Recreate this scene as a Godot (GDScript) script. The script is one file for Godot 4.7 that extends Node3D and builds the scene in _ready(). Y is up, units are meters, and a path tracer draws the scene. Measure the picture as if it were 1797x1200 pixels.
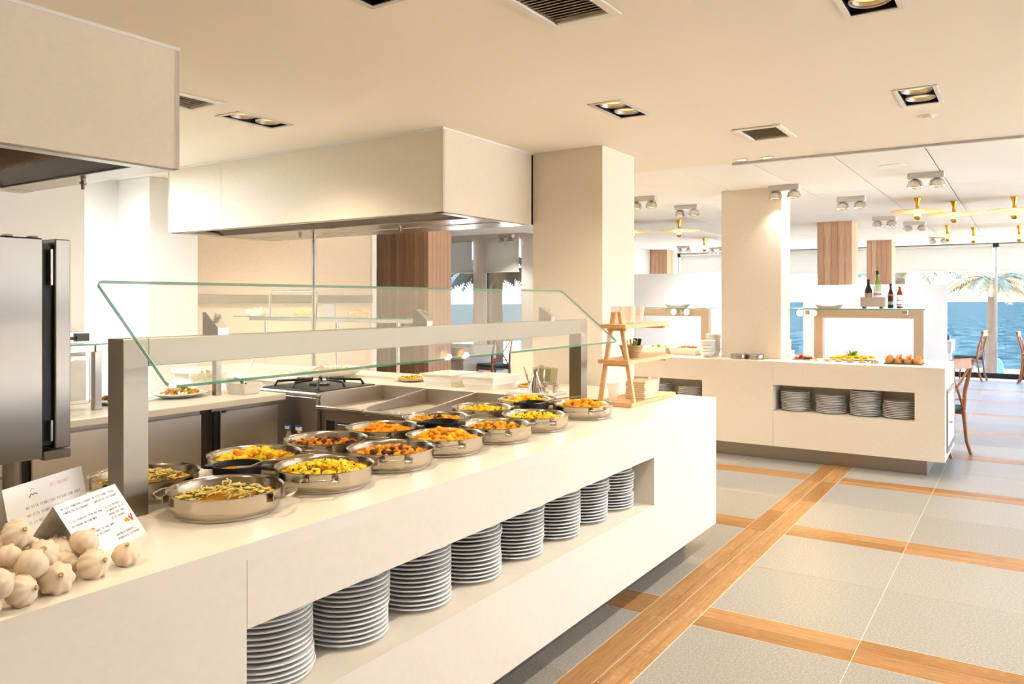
extends Node3D
# Hotel buffet: show-cooking counter, kitchen behind it, second buffet counter, dining room and sea view.
# x to the right of the serving aisle, -z along the counters towards the sea, y up, metres.

const EYE := 1.5
const CEIL := 2.6
const TOP := 0.908      # main counter top
const FTOP := 0.93      # far counter top
const WINZ := -17.8     # sea-side glazing
var M := {}
var taken := {}
var rng := RandomNumberGenerator.new()
var cache := {}
var grp := 1

func _ready():
	camera_and_light()
	materials()
	room_shell()
	floor_pieces()
	ceiling_panels()
	main_counter()
	far_counter()
	hoods()
	sneeze_guard()
	kitchen()
	pans()
	plates()
	stand()
	garlic_and_cards()
	far_buffet()
	ceiling_fittings()
	dining()
	outside()

# ---------------------------------------------------------------- camera and light
func camera_and_light():
	var cam := Camera3D.new()
	cam.name = "camera"
	cam.projection = Camera3D.PROJECTION_FRUSTUM
	cam.keep_aspect = Camera3D.KEEP_HEIGHT
	var n := 0.05
	cam.near = n
	cam.far = 4000.0
	cam.size = n * 1200.0 / 1381.0
	cam.frustum_offset = Vector2(0, -n * 73.0 / 1381.0)
	cam.position = Vector3(0, EYE, 0)
	cam.rotation.y = atan2(901.5, 1381.0)
	add_child(cam)
	cam.current = true
	var we := WorldEnvironment.new()
	we.name = "environment"
	var e := Environment.new()
	var sky := Sky.new()
	var ps := ProceduralSkyMaterial.new()
	ps.sky_top_color = Color(0.50, 0.68, 0.92)
	ps.sky_horizon_color = Color(0.93, 0.96, 1.0)
	ps.sky_curve = 0.14
	ps.ground_horizon_color = Color(0.82, 0.84, 0.84)
	ps.ground_bottom_color = Color(0.62, 0.60, 0.56)
	ps.sun_angle_max = 8.0
	ps.sky_energy_multiplier = 1.0
	ps.ground_energy_multiplier = 1.0
	sky.sky_material = ps
	e.background_mode = Environment.BG_SKY
	e.sky = sky
	e.background_energy_multiplier = 6.0
	e.tonemap_mode = Environment.TONE_MAPPER_LINEAR
	e.tonemap_exposure = 1.85
	e.sdfgi_enabled = true
	e.ssao_enabled = true
	e.ssil_enabled = true
	we.environment = e
	add_child(we)
	var sun := DirectionalLight3D.new()
	sun.name = "sun"
	sun.light_color = Color(1.0, 0.95, 0.86)
	sun.light_energy = 8.0
	sun.light_angular_distance = 0.6
	sun.shadow_enabled = true
	add_child(sun)
	sun.look_at_from_position(Vector3(6, 20, 7), Vector3.ZERO, Vector3.UP)

# ---------------------------------------------------------------- helpers: names and nodes
func numbered(called):
	if not taken.has(called):
		taken[called] = 0
		return called
	taken[called] += 1
	return "%s_%03d" % [called, taken[called]]

func thing(called, label, category, at = Vector3.ZERO, turn = 0.0, group = ""):
	var o := Node3D.new()
	o.name = numbered(called)
	add_child(o)
	o.position = at
	o.rotation.y = turn
	tag(o, label, category, group)
	return o

func tag(o, label, category, group = ""):
	o.set_meta("label", label)
	o.set_meta("category", category)
	if group != "":
		o.set_meta("group", group)
	return o

func part(parent, called, what, m, at = Vector3.ZERO, basis = Basis()):
	var o := MeshInstance3D.new()
	if parent == self:
		o.name = numbered(called)
	else:
		o.name = called
	o.mesh = what if what is Mesh else done(what)
	o.material_override = m
	o.transform = Transform3D(basis, at)
	parent.add_child(o, true)
	return o

func one(called, what, m, label, category, group = "", at = Vector3.ZERO, basis = Basis()):
	return tag(part(self, called, what, m, at, basis), label, category, group)

func struct(called, what, m, at = Vector3.ZERO, label = ""):
	var o = part(self, called, what, m, at)
	o.set_meta("kind", "structure")
	if label != "":
		o.set_meta("label", label)
	return o

func dup(o, at, turn = 0.0, label = "", group = ""):
	var c = o.duplicate()
	c.name = numbered(String(o.name).rstrip("0123456789").trim_suffix("_"))
	add_child(c)
	c.position = at
	c.rotation.y = turn
	if label != "":
		c.set_meta("label", label)
	if group != "":
		c.set_meta("group", group)
	return c

# ---------------------------------------------------------------- helpers: shapes
func ST():
	var st := SurfaceTool.new()
	st.begin(Mesh.PRIMITIVE_TRIANGLES)
	st.set_smooth_group(-1)
	return st

func done(st):
	st.generate_normals()
	return st.commit()

func tri(st, a, b, c):          # counter-clockwise seen from outside
	st.set_uv(Vector2(a.x + a.z, a.y)); st.add_vertex(a)
	st.set_uv(Vector2(c.x + c.z, c.y)); st.add_vertex(c)
	st.set_uv(Vector2(b.x + b.z, b.y)); st.add_vertex(b)

func quad(st, a, b, c, d):
	tri(st, a, b, c)
	tri(st, a, c, d)

func box(st, lo, hi, bev = 0.0, xf = Transform3D()):
	# box between two corners with chamfered edges
	st.set_smooth_group(-1)
	var c = (lo + hi) * 0.5
	var h = (hi - lo) * 0.5
	h = h.abs()
	var b = minf(bev, minf(h.x, minf(h.y, h.z)) * 0.9)
	if b <= 0.0:
		var p = []
		for i in 8:
			p.append(xf * (c + Vector3(h.x if i & 1 else -h.x, h.y if i & 2 else -h.y, h.z if i & 4 else -h.z)))
		quad(st, p[4], p[5], p[7], p[6]); quad(st, p[1], p[0], p[2], p[3])
		quad(st, p[5], p[1], p[3], p[7]); quad(st, p[0], p[4], p[6], p[2])
		quad(st, p[6], p[7], p[3], p[2]); quad(st, p[0], p[1], p[5], p[4])
		return
	var v = func(sx, sy, sz, ax):     # corner vertex lying on the face across axis ax
		var q = Vector3(sx * (h.x - b), sy * (h.y - b), sz * (h.z - b))
		if ax == 0: q.x = sx * h.x
		if ax == 1: q.y = sy * h.y
		if ax == 2: q.z = sz * h.z
		return xf * (c + q)
	for s in [-1, 1]:
		oriented(st, [v.call(s, -1, -1, 0), v.call(s, 1, -1, 0), v.call(s, 1, 1, 0), v.call(s, -1, 1, 0)], xf * c)
		oriented(st, [v.call(-1, s, -1, 1), v.call(1, s, -1, 1), v.call(1, s, 1, 1), v.call(-1, s, 1, 1)], xf * c)
		oriented(st, [v.call(-1, -1, s, 2), v.call(1, -1, s, 2), v.call(1, 1, s, 2), v.call(-1, 1, s, 2)], xf * c)
	for s in [-1, 1]:
		for t in [-1, 1]:
			oriented(st, [v.call(s, t, -1, 0), v.call(s, t, 1, 0), v.call(s, t, 1, 1), v.call(s, t, -1, 1)], xf * c)
			oriented(st, [v.call(s, -1, t, 0), v.call(s, 1, t, 0), v.call(s, 1, t, 2), v.call(s, -1, t, 2)], xf * c)
			oriented(st, [v.call(-1, s, t, 1), v.call(1, s, t, 1), v.call(1, s, t, 2), v.call(-1, s, t, 2)], xf * c)
			for u in [-1, 1]:
				oriented(st, [v.call(s, t, u, 0), v.call(s, t, u, 1), v.call(s, t, u, 2)], xf * c)

func oriented(st, p, centre):
	var n = (p[1] - p[0]).cross(p[2] - p[0])
	if n.dot((p[0] + p[2]) * 0.5 - centre) < 0.0:
		p.reverse()
	for i in range(1, p.size() - 1):
		tri(st, p[0], p[i], p[i + 1])

func bxm(size, bev = 0.0):
	# shared chamfered box mesh centred on its base
	var key = "b%v_%f" % [size, bev]
	if not cache.has(key):
		var st = ST()
		box(st, Vector3(-size.x / 2, 0, -size.z / 2), Vector3(size.x / 2, size.y, size.z / 2), bev)
		cache[key] = done(st)
	return cache[key]

func lathe(st, prof, seg = 24, at = Vector3.ZERO, basis = Basis(), sharp = 35.0, from = 0.0, to = TAU):
	# profile of Vector2(radius, height), listed so that the outside is on the right of the way along it going up
	var g = grp
	for i in prof.size() - 1:
		var a = prof[i]
		var b = prof[i + 1]
		if i > 0:
			var d0 = (prof[i] - prof[i - 1]).normalized()
			var d1 = (b - a).normalized()
			if d0.dot(d1) < cos(deg_to_rad(sharp)):
				g += 1
		st.set_smooth_group(g)
		for k in seg:
			var t0 = from + (to - from) * k / seg
			var t1 = from + (to - from) * (k + 1) / seg
			var p = [Vector3(a.x * cos(t0), a.y, a.x * sin(t0)), Vector3(a.x * cos(t1), a.y, a.x * sin(t1)), Vector3(b.x * cos(t1), b.y, b.x * sin(t1)), Vector3(b.x * cos(t0), b.y, b.x * sin(t0))]
			for j in 4:
				p[j] = at + basis * p[j]
			if a.x > 1e-6:
				tri(st, p[0], p[2], p[1])
			if b.x > 1e-6:
				tri(st, p[0], p[3], p[2])
	grp = g + 1

func tube(st, pts, r, seg = 8, closed = false, flat = 1.0):
	# swept round bar; r is a number or one per point; flat squeezes it along the second axis
	var n = pts.size()
	var rings = []
	var up = Vector3.UP
	for i in n:
		var d
		if closed:
			d = pts[(i + 1) % n] - pts[(i - 1 + n) % n]
		else:
			d = pts[mini(i + 1, n - 1)] - pts[maxi(i - 1, 0)]
		d = d.normalized()
		if i == 0:
			up = Vector3.UP if absf(d.y) < 0.9 else Vector3.RIGHT
		var s = d.cross(up).normalized()
		up = s.cross(d).normalized()
		var ring = []
		var rr = r[i] if r is Array else r
		for k in seg:
			var t = TAU * k / seg
			ring.append(pts[i] + (s * cos(t) + up * sin(t) * flat) * rr)
		rings.append(ring)
	st.set_smooth_group(grp)
	grp += 1
	for i in (n if closed else n - 1):
		var A = rings[i]
		var B = rings[(i + 1) % n]
		for k in seg:
			var k2 = (k + 1) % seg
			quad(st, A[k], A[k2], B[k2], B[k])
	if not closed:
		st.set_smooth_group(-1)
		for k in range(1, seg - 1):
			tri(st, rings[0][0], rings[0][k + 1], rings[0][k])
			tri(st, rings[n - 1][0], rings[n - 1][k], rings[n - 1][k + 1])

func prism(st, poly, z0, z1, xf = Transform3D()):
	# polygon in x-y extruded along z
	st.set_smooth_group(-1)
	var pv := PackedVector2Array(poly)
	if Geometry2D.is_polygon_clockwise(pv):
		pv.reverse()
	var idx = Geometry2D.triangulate_polygon(pv)
	var cen = Vector2.ZERO
	for i in range(0, idx.size(), 3):
		var a = pv[idx[i]]
		var b = pv[idx[i + 1]]
		var c = pv[idx[i + 2]]
		if (b - a).cross(c - a) < 0:
			var q = b
			b = c
			c = q
		tri(st, xf * Vector3(a.x, a.y, z1), xf * Vector3(b.x, b.y, z1), xf * Vector3(c.x, c.y, z1))
		tri(st, xf * Vector3(a.x, a.y, z0), xf * Vector3(c.x, c.y, z0), xf * Vector3(b.x, b.y, z0))
	for i in pv.size():
		var a = pv[i]
		var b = pv[(i + 1) % pv.size()]
		quad(st, xf * Vector3(a.x, a.y, z0), xf * Vector3(b.x, b.y, z0), xf * Vector3(b.x, b.y, z1), xf * Vector3(a.x, a.y, z1))

func blob(st, at, r, seg, rings, basis = Basis(), wob = 0.0, seed = 0):
	# rounded lump: ellipsoid with radii r and a little unevenness
	var nz := FastNoiseLite.new()
	nz.seed = seed
	nz.frequency = 0.9
	st.set_smooth_group(grp)
	grp += 1
	var P = func(i, k):
		var th = PI * i / rings
		var ph = TAU * (k % seg) / seg
		var u = Vector3(sin(th) * cos(ph), cos(th), sin(th) * sin(ph))
		if i == 0 or i == rings:
			u = Vector3(0, 1 if i == 0 else -1, 0)
		var s = 1.0 + wob * nz.get_noise_3dv(u * 1.6)
		return at + basis * (u * r * s)
	for i in rings:
		for k in seg:
			var a = P.call(i, k)
			var b = P.call(i, k + 1)
			var c = P.call(i + 1, k + 1)
			var d = P.call(i + 1, k)
			if i > 0:
				tri(st, a, b, c)
			if i < rings - 1:
				tri(st, a, c, d)

func yaw(t):
	return Basis(Vector3.UP, t)

# ---------------------------------------------------------------- materials
func noise_tex(freq, c0, c1, oct = 4, size = 512, seed = 1, kind = FastNoiseLite.TYPE_SIMPLEX_SMOOTH, mid = null, bump = false):
	var t := NoiseTexture2D.new()
	t.width = size
	t.height = size
	t.seamless = true
	t.seamless_blend_skirt = 0.2
	var n := FastNoiseLite.new()
	n.noise_type = kind
	n.frequency = freq
	n.fractal_octaves = oct
	n.seed = seed
	t.noise = n
	t.normalize = true
	if not bump:
		var g := Gradient.new()
		g.set_color(0, c0)
		g.set_color(1, c1)
		if mid != null:
			g.add_point(mid[0], mid[1])
		t.color_ramp = g
	return t

func mat(called, col, rough, metal = 0.0):
	var m := StandardMaterial3D.new()
	m.resource_name = called
	m.albedo_color = col
	m.roughness = rough
	m.metallic = metal
	M[called] = m
	return m

func tri_tex(m, tex, scale, world = true):
	m.albedo_texture = tex
	m.albedo_color = Color.WHITE
	m.uv1_triplanar = true
	m.uv1_world_triplanar = world
	m.uv1_scale = scale if scale is Vector3 else Vector3.ONE * scale
	return m

func grain(base, dark, light, w, h, seed, lines = 1.0, upright = false):
	# wood grain running along u
	var im := Image.create(w, h, false, Image.FORMAT_RGB8)
	var n1 := FastNoiseLite.new()
	n1.seed = seed
	n1.frequency = 0.012
	n1.fractal_octaves = 3
	var n2 := FastNoiseLite.new()
	n2.seed = seed + 7
	n2.frequency = 0.05
	n2.fractal_octaves = 2
	for y in h:
		for x in w:
			# wrap by mirroring so that repeats meet
			var u = absf(x - w * 0.5)
			var v = absf(y - h * 0.5)
			var a = n1.get_noise_2d(u * 0.22, v * 2.2 * lines)
			var ring = 0.5 + 0.5 * sin((a * 9.0 + v * 0.05 * lines) * 3.0)
			var f = n2.get_noise_2d(u * 0.12, v * 4.0)
			var c = base.lerp(light, clampf(0.5 + a * 0.9, 0, 1))
			c = c.lerp(dark, clampf(ring * 0.30 + maxf(f, 0.0) * 0.5, 0, 1))
			im.set_pixel(x, y, c)
	if upright:
		im.rotate_90(CLOCKWISE)
	return ImageTexture.create_from_image(im)

func materials():
	var m = mat("cream", Color(0.90, 0.855, 0.785), 0.55)
	tri_tex(m, noise_tex(0.05, Color(0.897, 0.858, 0.796), Color(0.913, 0.877, 0.818), 5, 512, 11), 0.9)
	m = mat("plaster", Color(0.88, 0.82, 0.74), 0.8)
	tri_tex(m, noise_tex(0.06, Color(0.865, 0.81, 0.73), Color(0.90, 0.85, 0.775), 4, 512, 12), 0.8)
	m = mat("top", Color(0.9, 0.86, 0.79), 0.30)
	tri_tex(m, noise_tex(0.006, Color(0.888, 0.846, 0.778), Color(0.912, 0.876, 0.816), 5, 512, 5), 0.7)
	m = mat("ceiling", Color(0.95, 0.915, 0.86), 0.85)
	m = mat("panel_white", Color(0.95, 0.945, 0.935), 0.6)
	m = mat("white_wall", Color(0.92, 0.915, 0.90), 0.6)
	m = mat("screen", Color(0.95, 0.955, 0.96), 0.5)
	m.backlight_enabled = true
	m.backlight = Color(0.95, 0.97, 1.0)
	m = mat("steel", Color(0.66, 0.63, 0.59), 0.28, 1.0)
	m.uv1_triplanar = true
	m.uv1_scale = Vector3(0.6, 14.0, 0.6)
	m = mat("steel_mid", Color(0.62, 0.585, 0.545), 0.36, 1.0)
	m.uv1_triplanar = true
	m.uv1_scale = Vector3(0.6, 12.0, 0.6)
	mat("steel_light", Color(0.80, 0.77, 0.73), 0.34, 1.0)
	mat("guard_metal", Color(0.72, 0.65, 0.57), 0.5, 0.45)
	m = mat("oven_steel", Color(0.52, 0.49, 0.45), 0.30, 1.0)
	m.uv1_triplanar = true
	m.uv1_scale = Vector3(0.6, 14.0, 0.6)
	mat("filter_metal", Color(0.70, 0.64, 0.58), 0.45, 0.35)
	m = mat("frame_steel", Color(0.55, 0.51, 0.45), 0.40, 1.0)
	mat("steel_dark", Color(0.34, 0.32, 0.30), 0.45, 1.0)
	mat("chrome", Color(0.86, 0.84, 0.81), 0.10, 1.0)
	mat("pan_steel", Color(0.75, 0.71, 0.65), 0.17, 1.0)
	mat("black_iron", Color(0.06, 0.058, 0.055), 0.45)
	mat("black", Color(0.03, 0.03, 0.032), 0.5)
	mat("rubber", Color(0.05, 0.05, 0.05), 0.8)
	m = mat("porcelain", Color(0.95, 0.945, 0.93), 0.18)
	mat("glaze_cream", Color(0.95, 0.935, 0.90), 0.3)
	# glass
	m = mat("glass", Color(0.93, 0.98, 0.95, 0.06), 0.0)
	m.transparency = BaseMaterial3D.TRANSPARENCY_ALPHA
	m = mat("glass_edge", Color(0.22, 0.58, 0.46, 0.85), 0.3)
	m.transparency = BaseMaterial3D.TRANSPARENCY_ALPHA
	m = mat("window_glass", Color(0.96, 0.98, 0.98, 0.02), 0.0)
	m.transparency = BaseMaterial3D.TRANSPARENCY_ALPHA
	m = mat("tumbler", Color(0.97, 0.93, 0.86, 0.28), 0.03)
	m.transparency = BaseMaterial3D.TRANSPARENCY_ALPHA
	# floor
	for i in 3:
		m = mat("stone%d" % i, Color.WHITE, 0.42)
		var d = [0.0, -0.015, 0.015][i]
		tri_tex(m, noise_tex(0.11, Color(0.53 + d, 0.515 + d, 0.485 + d), Color(0.675 + d, 0.66 + d, 0.63 + d), 5, 512, 31 + i), 1.3)
		m.uv1_offset = Vector3(0.3, 0.1, 0.7) * i
		m.metallic_specular = 0.12
	for i in 4:
		m = mat("oak%d" % i, Color.WHITE, 0.40)
		var k = [0.0, 0.03, -0.035, 0.015][i]
		tri_tex(m, grain(Color(0.64 + k, 0.485 + k, 0.315 + k), Color(0.49 + k, 0.34 + k, 0.195 + k), Color(0.70 + k, 0.545 + k, 0.375 + k), 384, 128, 40 + i), Vector3(1.1, 3.0, 3.4), false)
		m.uv1_offset = Vector3(0.37, 0.2, 0.31) * i
		m.metallic_specular = 0.12
	mat("grout", Color(0.86, 0.81, 0.73), 0.7)
	mat("floor_base", Color(0.62, 0.57, 0.50), 0.6)
	m = mat("ash", Color.WHITE, 0.45)
	tri_tex(m, grain(Color(0.90, 0.72, 0.50), Color(0.78, 0.57, 0.36), Color(0.93, 0.78, 0.58), 256, 128, 60), Vector3(1.6, 1.6, 1.6), false)
	for i in 3:
		m = mat("slat%d" % i, Color.WHITE, 0.5)
		var k = [0.0, 0.035, -0.03][i]
		tri_tex(m, grain(Color(0.77 + k, 0.62 + k, 0.50 + k), Color(0.64 + k, 0.48 + k, 0.36 + k), Color(0.81 + k, 0.67 + k, 0.555 + k), 256, 128, 70 + i, 0.6, true), Vector3(3.0, 0.8, 3.0), false)
	m = mat("chair_wood", Color.WHITE, 0.35)
	tri_tex(m, grain(Color(0.62, 0.38, 0.20), Color(0.46, 0.25, 0.11), Color(0.70, 0.45, 0.25), 256, 128, 80, 1.0, true), Vector3(3, 1, 3), false)
	mat("teal", Color(0.16, 0.33, 0.36), 0.85)
	mat("linen", Color(0.80, 0.78, 0.77), 0.9)
	mat("linen_white", Color(0.90, 0.90, 0.90), 0.9)
	mat("paper", Color(0.94, 0.93, 0.92), 0.7)
	mat("paper_cream", Color(0.90, 0.82, 0.68), 0.8)
	mat("ink", Color(0.30, 0.22, 0.20), 0.8)
	mat("ink_faint", Color(0.62, 0.60, 0.62), 0.8)
	mat("ink_logo", Color(0.92, 0.70, 0.58), 0.8)
	mat("red", Color(0.80, 0.16, 0.10), 0.5)
	mat("aluminium", Color(0.78, 0.77, 0.75), 0.45, 0.6)
	mat("vent_white", Color(0.90, 0.88, 0.84), 0.5)
	mat("vent_slat", Color(0.70, 0.64, 0.55), 0.5)
	mat("gold", Color(0.86, 0.62, 0.20), 0.22, 1.0)
	m = mat("gold_matt", Color(0.87, 0.74, 0.52), 0.5, 0.5)
	m = mat("lamp_glow", Color(1, 0.9, 0.7), 0.5)
	m.emission_enabled = true
	m.emission = Color(1.0, 0.82, 0.52)
	m.emission_energy_multiplier = 3.0
	m = mat("lens_glow", Color(1, 0.9, 0.7, 0.5), 0.1)
	m.transparency = BaseMaterial3D.TRANSPARENCY_ALPHA
	m.emission_enabled = true
	m.emission = Color(1.0, 0.80, 0.48)
	m.emission_energy_multiplier = 1.1
	m = mat("bulb_glow", Color(1, 0.92, 0.75), 0.5)
	m.emission_enabled = true
	m.emission = Color(1.0, 0.84, 0.50)
	m.emission_energy_multiplier = 2.5
	m = mat("tube_glow", Color(1, 1, 1), 0.5)
	m.emission_enabled = true
	m.emission = Color(0.96, 0.98, 1.0)
	m.emission_energy_multiplier = 3.0
	for f in [["leaf", 0.40, 0.55, 0.12], ["leaf_dark", 0.20, 0.24, 0.12], ["yellow", 0.98, 0.81, 0.04], ["yellow_pale", 0.97, 0.86, 0.25], ["yellow_deep", 0.95, 0.73, 0.09], ["orange_food", 0.95, 0.62, 0.06], ["red_food", 0.72, 0.14, 0.10], ["pale_food", 0.90, 0.86, 0.66], ["ham", 0.86, 0.58, 0.50], ["crust", 0.85, 0.62, 0.32], ["stew", 0.74, 0.42, 0.07], ["stew_light", 0.88, 0.61, 0.18], ["olive", 0.42, 0.42, 0.10], ["curry", 0.95, 0.70, 0.05], ["noodle", 0.90, 0.80, 0.50], ["black_food", 0.34, 0.17, 0.07], ["shrimp", 0.93, 0.55, 0.30]]:
		mat(f[0], Color(f[1], f[2], f[3]), 0.5).metallic_specular = 0.35
	mat("olive_paper", Color(0.56, 0.53, 0.36), 0.8)
	mat("blue", Color(0.12, 0.36, 0.72), 0.4)
	mat("white_paint", Color(0.93, 0.93, 0.93), 0.5)
	mat("slate", Color(0.13, 0.13, 0.14), 0.5)
	mat("vase", Color(0.13, 0.20, 0.28), 0.35)
	m = mat("garlic", Color(0.9, 0.86, 0.78), 0.5)
	tri_tex(m, noise_tex(0.02, Color(0.80, 0.67, 0.50), Color(0.95, 0.92, 0.87), 3, 256, 91), Vector3(14, 3, 14), false)
	mat("garlic_stem", Color(0.76, 0.62, 0.42), 0.8)
	m = mat("wicker", Color.WHITE, 0.7)
	tri_tex(m, noise_tex(0.05, Color(0.62, 0.50, 0.34), Color(0.86, 0.76, 0.58), 2, 256, 92), 20.0, false)
	m = mat("green_glass", Color(0.45, 0.58, 0.06, 0.55), 0.05)
	m.transparency = BaseMaterial3D.TRANSPARENCY_ALPHA
	mat("dark_sauce", Color(0.10, 0.05, 0.04), 0.15)
	mat("red_sauce", Color(0.50, 0.15, 0.06), 0.15)
	mat("label_white", Color(0.93, 0.92, 0.92), 0.5)
	mat("label_pink", Color(0.80, 0.42, 0.68), 0.5)
	mat("grey_wood", Color(0.62, 0.57, 0.53), 0.7)
	# outdoors
	m = mat("sea", Color.WHITE, 0.5)
	m.specular_mode = BaseMaterial3D.SPECULAR_DISABLED
	tri_tex(m, noise_tex(0.02, Color(0.025, 0.10, 0.135), Color(0.19, 0.265, 0.29), 5, 1024, 95), Vector3(0.02, 0.02, 0.008))
	mat("sand", Color(0.88, 0.82, 0.70), 0.9)
	mat("pavement", Color(0.86, 0.85, 0.83), 0.8)
	m = mat("trunk", Color.WHITE, 0.9)
	tri_tex(m, noise_tex(0.05, Color(0.20, 0.16, 0.12), Color(0.36, 0.31, 0.25), 3, 256, 97), Vector3(1.5, 6, 1.5))
	for f in [["frond", 0.115, 0.16, 0.05], ["frond_yellow", 0.27, 0.21, 0.03], ["frond_dark", 0.075, 0.125, 0.07]]:
		m = mat(f[0], Color(f[1], f[2], f[3]), 0.5)
		m.backlight_enabled = true
		m.backlight = Color(f[1], f[2], f[3]) * 0.8
	mat("parasol_blue", Color(0.03, 0.26, 0.50), 0.7)
	mat("skin", Color(0.55, 0.36, 0.27), 0.6)
	mat("shorts", Color(0.20, 0.26, 0.48), 0.8)
	mat("hair", Color(0.12, 0.08, 0.06), 0.7)
	for k in ["ceiling", "panel_white", "white_wall", "plaster", "cream", "linen", "linen_white", "sand", "pavement", "grout", "floor_base"]:
		M[k].specular_mode = BaseMaterial3D.SPECULAR_DISABLED
	m = mat("blind", Color(0.80, 0.79, 0.76, 0.93), 0.8)
	m.transparency = BaseMaterial3D.TRANSPARENCY_ALPHA
	m.backlight_enabled = true
	m.backlight = Color(0.62, 0.62, 0.60)

# ---------------------------------------------------------------- room
func room_shell():
	var st = ST()
	box(st, Vector3(-10.2, -0.3, WINZ - 0.1), Vector3(5.2, -0.012, 4.2))
	struct("floor", st, M.floor_base)
	st = ST()
	box(st, Vector3(-10.2, CEIL + 0.13, -18.2), Vector3(7.0, CEIL + 0.5, 4.4))  # overhang past the right glazing is added to keep the sun out
	struct("ceiling", st, M.ceiling)
	# plain plastered part of the ceiling over kitchen and aisle
	part(get_node("ceiling"), "plasterboard", holed_slab(-10.2, 5.2, -6.25, 4.2, CEIL, CEIL + 0.015), M.ceiling)
	st = ST()
	box(st, Vector3(-10.2, 0, 4.0), Vector3(5.2, CEIL + 0.13, 4.2))
	struct("wall_back", st, M.plaster)
	# far left wall of the restaurant
	st = ST()
	box(st, Vector3(-10.2, 0, -11.5), Vector3(-10, CEIL + 0.13, 4.0))
	struct("wall_left", st, M.plaster)
	# kitchen back wall with its free end
	st = ST()
	box(st, Vector3(-7.2, 0, -7.42), Vector3(-7.0, CEIL, -4.3))
	struct("wall_kitchen", st, M.plaster)
	st = ST()
	box(st, Vector3(-7.2, 0, -4.3), Vector3(-7.0, CEIL, 4.0))
	struct("wall_scullery", st, M.white_wall)
	st = ST()
	box(st, Vector3(-7.26, 0, -7.50), Vector3(-6.97, CEIL, -7.42))
	struct("trim_1", st, M.white_wall)
	# glazed aisle side, outside the frame on the right
	glazing_right()
	glazing_sea()
	# columns
	st = ST()
	box(st, Vector3(-3.092, 0, -5.57), Vector3(-2.516, CEIL, -5.027))
	one("column", st, M.cream, "cream square column at the end of the show-cooking counter beside the hood", "column")
	st = ST()
	box(st, Vector3(-2.578, FTOP, -8.16), Vector3(-1.985, CEIL, -7.82), 0.004)
	one("column", st, M.cream, "cream square column rising from the long buffet counter", "column")
	st = ST()
	box(st, Vector3(-7.0, 0, -4.57), Vector3(-6.5, CEIL, -4.08), 0.004)
	one("column", st, M.white_wall, "pale plastered pillar against the kitchen back wall", "column")
	# partitions behind the buffet
	st = ST()
	box(st, Vector3(-2.12, 0, -9.35), Vector3(-0.685, 1.67, -9.3), 0.003)
	one("partition_screen", st, M.screen, "white partition screen behind the bottles and guard of the buffet counter", "screen")
	st = ST()
	box(st, Vector3(-4.7, 0, -9.35), Vector3(-2.62, 1.835, -9.3), 0.003)
	one("partition_screen", st, M.screen, "taller white partition screen behind the bowls and red salad tray", "screen")

func glazing_right():
	# window wall along the aisle: sill, lintel, mullions and panes
	var st = ST()
	box(st, Vector3(5.0, 0, -17.9), Vector3(5.2, 0.06, 4.0))
	box(st, Vector3(5.0, 2.45, -17.9), Vector3(5.2, CEIL + 0.13, 4.0))
	box(st, Vector3(5.0, 0.06, -4.0), Vector3(5.2, 2.45, 4.0))
	struct("wall_right", st, M.plaster)
	st = ST()
	for i in 8:
		var z = -4.0 - i * 1.96
		box(st, Vector3(5.04, 0.06, z - 0.04), Vector3(5.16, 2.45, z + 0.04))
	var w = struct("window_1", st, M.white_wall)
	for i in 7:
		var z = -4.0 - i * 1.96
		st = ST()
		box(st, Vector3(5.095, 0.06, z - 1.92), Vector3(5.105, 2.45, z - 0.04))
		part(w, "pane", st, M.window_glass)

func glazing_sea():
	var st = ST()
	box(st, Vector3(-7.1, 0, WINZ - 0.06), Vector3(5.0, 0.10, WINZ + 0.06))
	box(st, Vector3(-7.1, 2.52, WINZ - 0.06), Vector3(5.0, CEIL + 0.13, WINZ + 0.06))
	struct("wall_sea", st, M.black, Vector3.ZERO)
	var xs = [-6.88, -4.7, -2.6, -0.48, 1.9, 4.98]
	st = ST()
	for x in xs:
		box(st, Vector3(x - 0.02, 0.10, WINZ - 0.04), Vector3(x + 0.02, 2.52, WINZ + 0.04))
	var w = struct("window_2", st, M.aluminium)
	for i in xs.size() - 1:
		st = ST()
		box(st, Vector3(xs[i] + 0.02, 0.10, WINZ - 0.006), Vector3(xs[i + 1] - 0.02, 2.52, WINZ + 0.006))
		part(w, "pane", st, M.window_glass)
	# step in the facade: side wall and two narrow windows seen behind the kitchen
	st = ST()
	box(st, Vector3(-7.1, 0, -17.86), Vector3(-6.9, CEIL + 0.13, -11.5))
	struct("wall_step", st, M.white_wall)
	st = ST()
	box(st, Vector3(-7.25, 0, -11.5), Vector3(-6.9, CEIL + 0.13, -11.4))
	box(st, Vector3(-8.27, 0, -11.5), Vector3(-7.98, CEIL + 0.13, -11.4))
	box(st, Vector3(-10.0, 0, -11.5), Vector3(-8.95, CEIL + 0.13, -11.4))
	box(st, Vector3(-7.98, 2.55, -11.5), Vector3(-7.25, CEIL + 0.13, -11.4))
	box(st, Vector3(-8.95, 2.55, -11.5), Vector3(-8.27, CEIL + 0.13, -11.4))
	struct("wall_garden", st, M.white_wall)
	st = ST()
	for x in [-7.98, -7.27, -8.95, -8.29]:
		box(st, Vector3(x, 0, -11.48), Vector3(x + 0.02, 2.55, -11.42))
	w = struct("window_3", st, M.black)
	for x in [-7.96, -8.93]:
		st = ST()
		box(st, Vector3(x, 0.0, -11.455), Vector3(x + 0.66, 2.55, -11.445))
		part(w, "pane", st, M.window_glass)

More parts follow.
